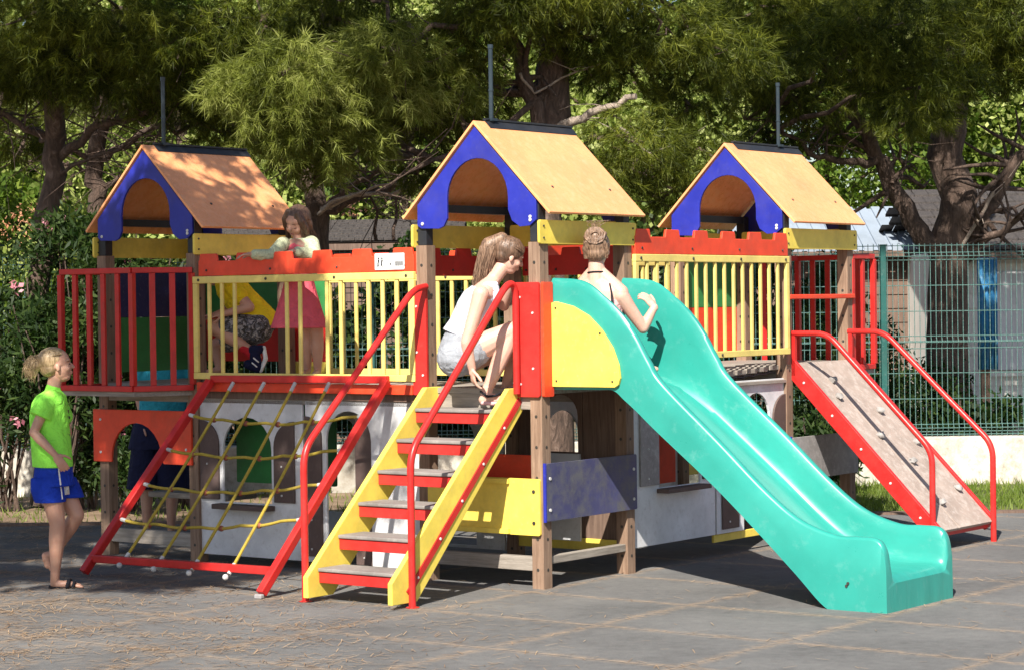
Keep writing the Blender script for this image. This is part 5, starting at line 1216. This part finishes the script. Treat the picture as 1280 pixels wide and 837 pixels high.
pine('leaning multi limbed pine with sunlit boughs between the left and middle roofs', gj(398, 22.4), [J(396, 400, 22.4), J(400, 268, 22.4), J(390, 220, 22.4), J(400, 120, 22.2), J(410, 0, 22)],
     [([J(400, 275, 22.4), J(440, 248, 22.2), J(500, 235, 22), J(560, 225, 21.8), J(600, 190, 21.6)], .045, .012), ([J(400, 265, 22.4), J(430, 240, 22.2), J(470, 215, 22), J(540, 185, 21.8)], .035, .01), ([J(395, 240, 22.4), J(350, 200, 22.2), J(300, 180, 22)], .035, .01),
      ([J(392, 230, 22.4), J(430, 190, 22.2), J(470, 140, 22)], .03, .01), ([J(400, 180, 22.3), J(450, 120, 22), J(520, 80, 21.8)], .03, .01), ([J(470, 300, 22.8), J(470, 260, 22.6), J(455, 215, 22.5)], .02, .008), ([J(492, 300, 23), J(496, 250, 23), J(510, 200, 22.8)], .02, .008)],
     pxpads([(340, 130, 19.4, .5, .7), (380, 175, 19.6, .45, .7), (330, 190, 19.6, .38, .7), (410, 130, 19.6, .5, .6), (360, 90, 19.2, .5, .6), (450, 170, 19.8, .4, .6), (430, 100, 19.6, .5, .5), (490, 120, 19.8, .5, .5), (300, 110, 19.4, .4, .6), (400, 210, 20.0, .32, .6), (480, 60, 19.4, .5, .5), (560, 110, 20.2, .5, .6)], 5),
     'pine_lit', dens=90, tr=(.12, .09), seed=15, ntw=24, w=.0034,
     pale=[([J(402, 262, 22.2), J(440, 246, 22), J(490, 240, 21.8), J(540, 232, 21.6)], .028, .014), ([J(398, 268, 22.2), J(420, 250, 22), J(470, 232, 21.8), J(520, 228, 21.7)], .02, .01)])
# out-of-frame crowns overhead and behind: they throw the shade the photograph shows
def shade_pine(label, base, trunk, pads, seed, **k):
    return pine(label, base, trunk, [], pads, 'pine', seed=seed, **k)
shade_pine('tall umbrella pine whose crown hangs above the right tower', (5.9, 17.0, 0), [(5.8, 17, 3), (5.4, 17.1, 5.6), (4.8, 17.3, 7.2)],
    spread(10, .9, 4.4, 16.6, 19.4, 6.6, 8.6, .6, .9, 21, .45, lambda c: not 2.6 < c[0] < 3.4), 31, dens=16, K=26, L=.24, w=.013)
shade_pine('tall umbrella pine whose crown hangs over the bridge', (-6.4, 17.4, 0), [(-6.3, 17.4, 3), (-5.8, 17.5, 5.4), (-4.6, 17.7, 7.0)],
    spread(15, -6.5, .8, 16.2, 19.4, 6.2, 8.4, .6, .95, 22, .45, lambda c: not (-3.9 < c[0] < -2.2 or -.2 < c[0] < .9)), 32, dens=17, K=26, L=.24, w=.013)
def hole(c):   # keep the canopy off the sun paths of the child's back and a few bright patches
    for hx, hy, hr in ((-2.55, 12.6, .28),):
        if math.hypot(c[0]-hx, c[1]-hy) < hr: return False
    if math.hypot(c[0]+4.2, c[1]-10.6) < .62: return False
    if c[1] < 13.2: return c[0] < -3.15 or (c[0] < -2.2 and math.sin(c[0]*37+c[1]*53) > .45)
    return c[0] < -3.0 and c[1] < 13.7
shade_pine('umbrella pine at the left front, its crown out of the picture', (-7.2, 12.6, 0), [(-7.1, 12.6, 2.5), (-6.6, 12.6, 4.6), (-5.6, 12.7, 5.8)],
    spread(95, -6.4, -2.2, 9.3, 15.6, 5.1, 6.0, .34, .55, 23, .45, hole) + [((-3.4+dx, 13.8+dy, 5.45), (.5, .45, .2)) for dx in (-.7, -.1, .3) for dy in (-1.1, -.3)] + [((-3.3, 14.5, 5.5), (.5, .35, .18)), ((-2.75, 14.75, 5.5), (.4, .3, .18)), ((-2.6, 14.0, 5.45), (.35, .3, .15))] + [((-3.5+dx, 13.7+dy, 5.25), (.5, .45, .22)) for dx in (-.4, .2) for dy in (-.6, 0)], 33, dens=34, K=30, L=.17, w=.010)

# sunlit far trees beyond the cabins
def far_tree(label, x, y, h, r, seed, mat='leafy', n=2600):
    rg = random.Random(seed); e = empty('broadleaf_tree', (x, y, 0), 0, label, 'tree', 'trees far behind the cabins'); mb = MB()
    tp = limb_tube(mb, [V3((x, y, 0)), V3((x+rg.uniform(-.3, .3), y, h*.4)), V3((x, y, h*.8))], .2, .06, .08, 4, seed, 8)
    for i in range(6):
        p = tp[rg.randrange(3, len(tp))]; limb_tube(mb, [p, p+V3((rg.uniform(-1, 1)*r*.7, rg.uniform(-.5, .5)*r, r*.3))], .06, .02, .05, 3, seed+i, 6)
    rel(mb, (x, y, 0)).build('trunk', M['bark'], e, smooth=True)
    pads = spread(16, x-r*.8, x+r*.8, y-r*.5, y+r*.5, h*.25, h, r*.3, r*.5, seed, .8)
    C, D = pad_points(pads, n/ (16*12*(r*.4)**2)); polys('crown', quads(C, .13, .034, .1, 11, .15), 4, mat, e, (x, y, 0)); return e
fl = [('leafy', 'pale yellow green'), ('leaf', 'fresh green'), ('leafy', 'sunlit pale'), ('leaf', 'mid green')]
for i, (px, Y, h, r) in enumerate([(-60, 34, 7, 2.6), (90, 37, 8, 3), (230, 35, 7, 2.6), (370, 38, 8.5, 3), (520, 36, 8, 2.8), (650, 39, 8.5, 3), (790, 36, 7.5, 2.8), (920, 38, 8, 3), (1040, 40, 8.5, 2.8), (1160, 38, 8, 3), (1290, 37, 8, 3)]):
    far_tree(('%s tree far behind, %s' % (fl[i % 4][1], ['beyond the slim left trunk', 'above the oleander flowers', 'beyond the left roof', 'beyond the sunlit boughs', 'between the left and middle roofs', 'behind the middle roof peak', 'right of the middle roof', 'behind the right roof', 'above the ribbed shed roof', 'behind the forked pine', 'at the right edge'][i])), J(px, 400, Y).x, Y, h, r, 40+i, fl[i % 4][0])
w_pads = spread(150, -24, 24, 50, 58, 0, 13, 1.6, 2.6, 77, .8)
C, D = pad_points(w_pads, 6); tag(polys('far_wood', quads(C, .5, .16, .1, 7, .35), 4, 'leaf'), 'dense sunlit wood closing the view behind everything', 'wood', kind='stuff')

# shrubs
def shrub(name, label, px, Y, h, r, mat, seed, n=900, L=.09, w=.014, z0=.05, flowers=0, group=None):
    x = J(px, 500, Y).x; e = empty(name, (x, Y, 0), 0, label, 'shrub', group); rg = random.Random(seed); mb = MB()
    for i in range(9):
        a = rg.uniform(0, 6.28); t = V3((x+math.cos(a)*r*.7, Y+math.sin(a)*r*.6, h*rg.uniform(.6, .95)))
        limb_tube(mb, [V3((x+rg.uniform(-.08, .08), Y, 0)), V3((x+math.cos(a)*r*.3, Y+math.sin(a)*r*.3, h*.4)), t], .016, .005, .02, 3, seed+i, 5)
    rel(mb, (x, Y, 0)).build('stems', M['bark'], e, smooth=True)
    pads = spread(12, x-r*.75, x+r*.75, Y-r*.6, Y+r*.6, z0+h*.12, h*.92, r*.28, r*.5, seed, 1.0)
    C, D = pad_points(pads, n/(12*12*(r*.39)**2)); polys('foliage', quads(C, L, w, .5, 7, .06), 4, mat, e, (x, Y, 0))
    if flowers:
        idx = RNG.choice(len(C), flowers); fl_ = polys('flowers', quads(C[idx]+np.array([0, -.1, .05]), .05, .028, .2, 12, .03), 4, 'petal', e, (x, Y, 0)); tag(fl_, kind='stuff')
    return e
for a in [('oleander', 'dark oleander at the far left edge', 10, 20.8, 2.6, .75, 'leafd', 1, 1500, .12, .014), ('oleander', 'dark oleander bush just left of the red bay railing', 72, 20.3, 2.3, .6, 'leafd', 2, 1200, .12, .014),
          ('oleander', 'pink flowering oleander directly behind the left roof', 160, 20.6, 2.65, .6, 'leafd', 3, 1400, .12, .014), ('oleander', 'pink flowering oleander right of the left roof gable', 225, 20.9, 2.5, .5, 'leafd', 4, 1200, .12, .014),
          ('oleander', 'small pink flowering oleander left of the left roof', 108, 20.9, 2.75, .4, 'leafd', 5, 900, .12, .014)]:
    shrub(*a, flowers=14 if a[7] > 2 else 3, group='oleanders')
shrub('shrub', 'glossy shrub low between the right tower and the ramp', 1012, 21.4, 1.15, .45, 'leafd', 8, 900, .13, .014)
shrub('shrub', 'shrub behind the mesh fence left of its green post', 1085, 23.6, 2.0, .55, 'leafd', 9, 900)
shrub('shrub', 'low plant behind the fence under the mobile home window', 1215, 23.8, .75, .4, 'leafd', 10, 400, .12, .03)
shrub('shrub', 'dark bush behind the fence at the foot of the forked pine', 1150, 24.2, 1.1, .5, 'leafd', 11, 700)
for i, (px, Y, h, r, m) in enumerate([(300, 25.2, 2.2, 1.0, 'leafd'), (395, 26, 2.3, .9, 'leaf'), (470, 25.4, 1.7, .8, 'leafd'), (560, 25.6, 2.4, .9, 'leafd'), (640, 25, 2.2, .9, 'leafd'), (735, 25.4, 2.3, .9, 'leaf'), (830, 25.8, 2.6, .9, 'leafd'), (920, 25.2, 2.4, .8, 'leafd'), (1000, 25.6, 2.3, .7, 'leafd'), (190, 25.4, 2.3, .9, 'leafd'), (90, 25.2, 2.2, .9, 'leaf'), (0, 25.4, 2.3, .9, 'leafd')]):
    shrub('hedge_bush', '%s hedge bush behind the fence, %s' % ('dark' if m == 'leafd' else 'green', ['behind the crouching boy', 'below the leaning pine', 'in front of the dark cabin', 'left of the middle tower post', 'behind the crouching woman', 'behind the slide top', 'left end of the right bridge', 'behind the right bridge green panel', 'behind the right tower', 'behind the left tower', 'left of the left tower', 'at the left edge'][i]), px, Y, h, r, m, 60+i, 1300, .11, .03, group='hedge bushes behind the fence')

# grass and fallen needles
def ground_mask(x, y):
    return .5+.5*np.sin(x*2.3+1.1*np.sin(y*1.7))*np.sin(y*2.9+1.3*np.sin(x*1.9))
x = RNG.uniform(-6, 7.5, 42000); y = RNG.uniform(19.45, 22.4, 42000); k = RNG.uniform(0, 1, 42000) < (.35+.65*ground_mask(x, y))*np.where(x > 1.5, 1, .12); x, y = x[k], y[k]
C = np.stack([x, y, np.zeros_like(x)-.006], 1); d = unit(np.stack([RNG.normal(0, .4, len(x)), RNG.normal(0, .4, len(x)), np.ones(len(x))], 1)); s = unit(np.cross(d, RNG.normal(0, 1, (len(x), 3))))*.006
tag(polys('grass', np.stack([C-s, C+s, C+d*RNG.uniform(.04, .10, (len(x), 1))], 1), 3, 'grass'), 'short grass growing on the lawn strip before the wall', 'grass', kind='stuff')
def litter(n, x0, x1, y0, y1, f, L=.085):
    x = RNG.uniform(x0, x1, n); y = RNG.uniform(y0, y1, n); k = RNG.uniform(0, 1, n) < f(x, y); x, y = x[k], y[k]; a = RNG.normal(.25, 1.0, len(x)); l = L*RNG.uniform(.5, 1.2, len(x))
    c = np.stack([x, y, RNG.uniform(.003, .012, len(x))], 1); d = np.stack([np.cos(a)*l, np.sin(a)*l, RNG.normal(0, .006, len(x))], 1)/2; s = np.stack([-np.sin(a), np.cos(a), 0*a], 1)*.0019
    return np.stack([c-d-s, c+d-s, c+d+s, c-d+s], 1)
u_of = lambda x, y: ((x-X0)*UX.x+(y-D0)*UX.y, (x-X0)*VX.x+(y-D0)*VX.y)
def fden(x, y):
    u, v = u_of(x, y); du = np.abs((u-1.25+.6) % 1.2-.6); dvv = np.abs((v+.2+.5) % 1.0-.5)
    seam = np.exp(-np.minimum(du, dvv)/.035); left = np.clip((-x*.30+(14.6-y)*.05+.02), .015, 1)
    clump = ground_mask(x*1.7+y, y*2.3-x*.5)**2
    return np.clip(left*(.12+.9*clump)+.22*seam*(.3+clump), 0, 1)
A = litter(110000, -4.6, 4.6, 10.3, 19.2, fden)
tag(polys('pine_litter', A, 4, 'straw'), 'fallen dry pine needles scattered over the rubber tiles', 'pine litter', kind='stuff')
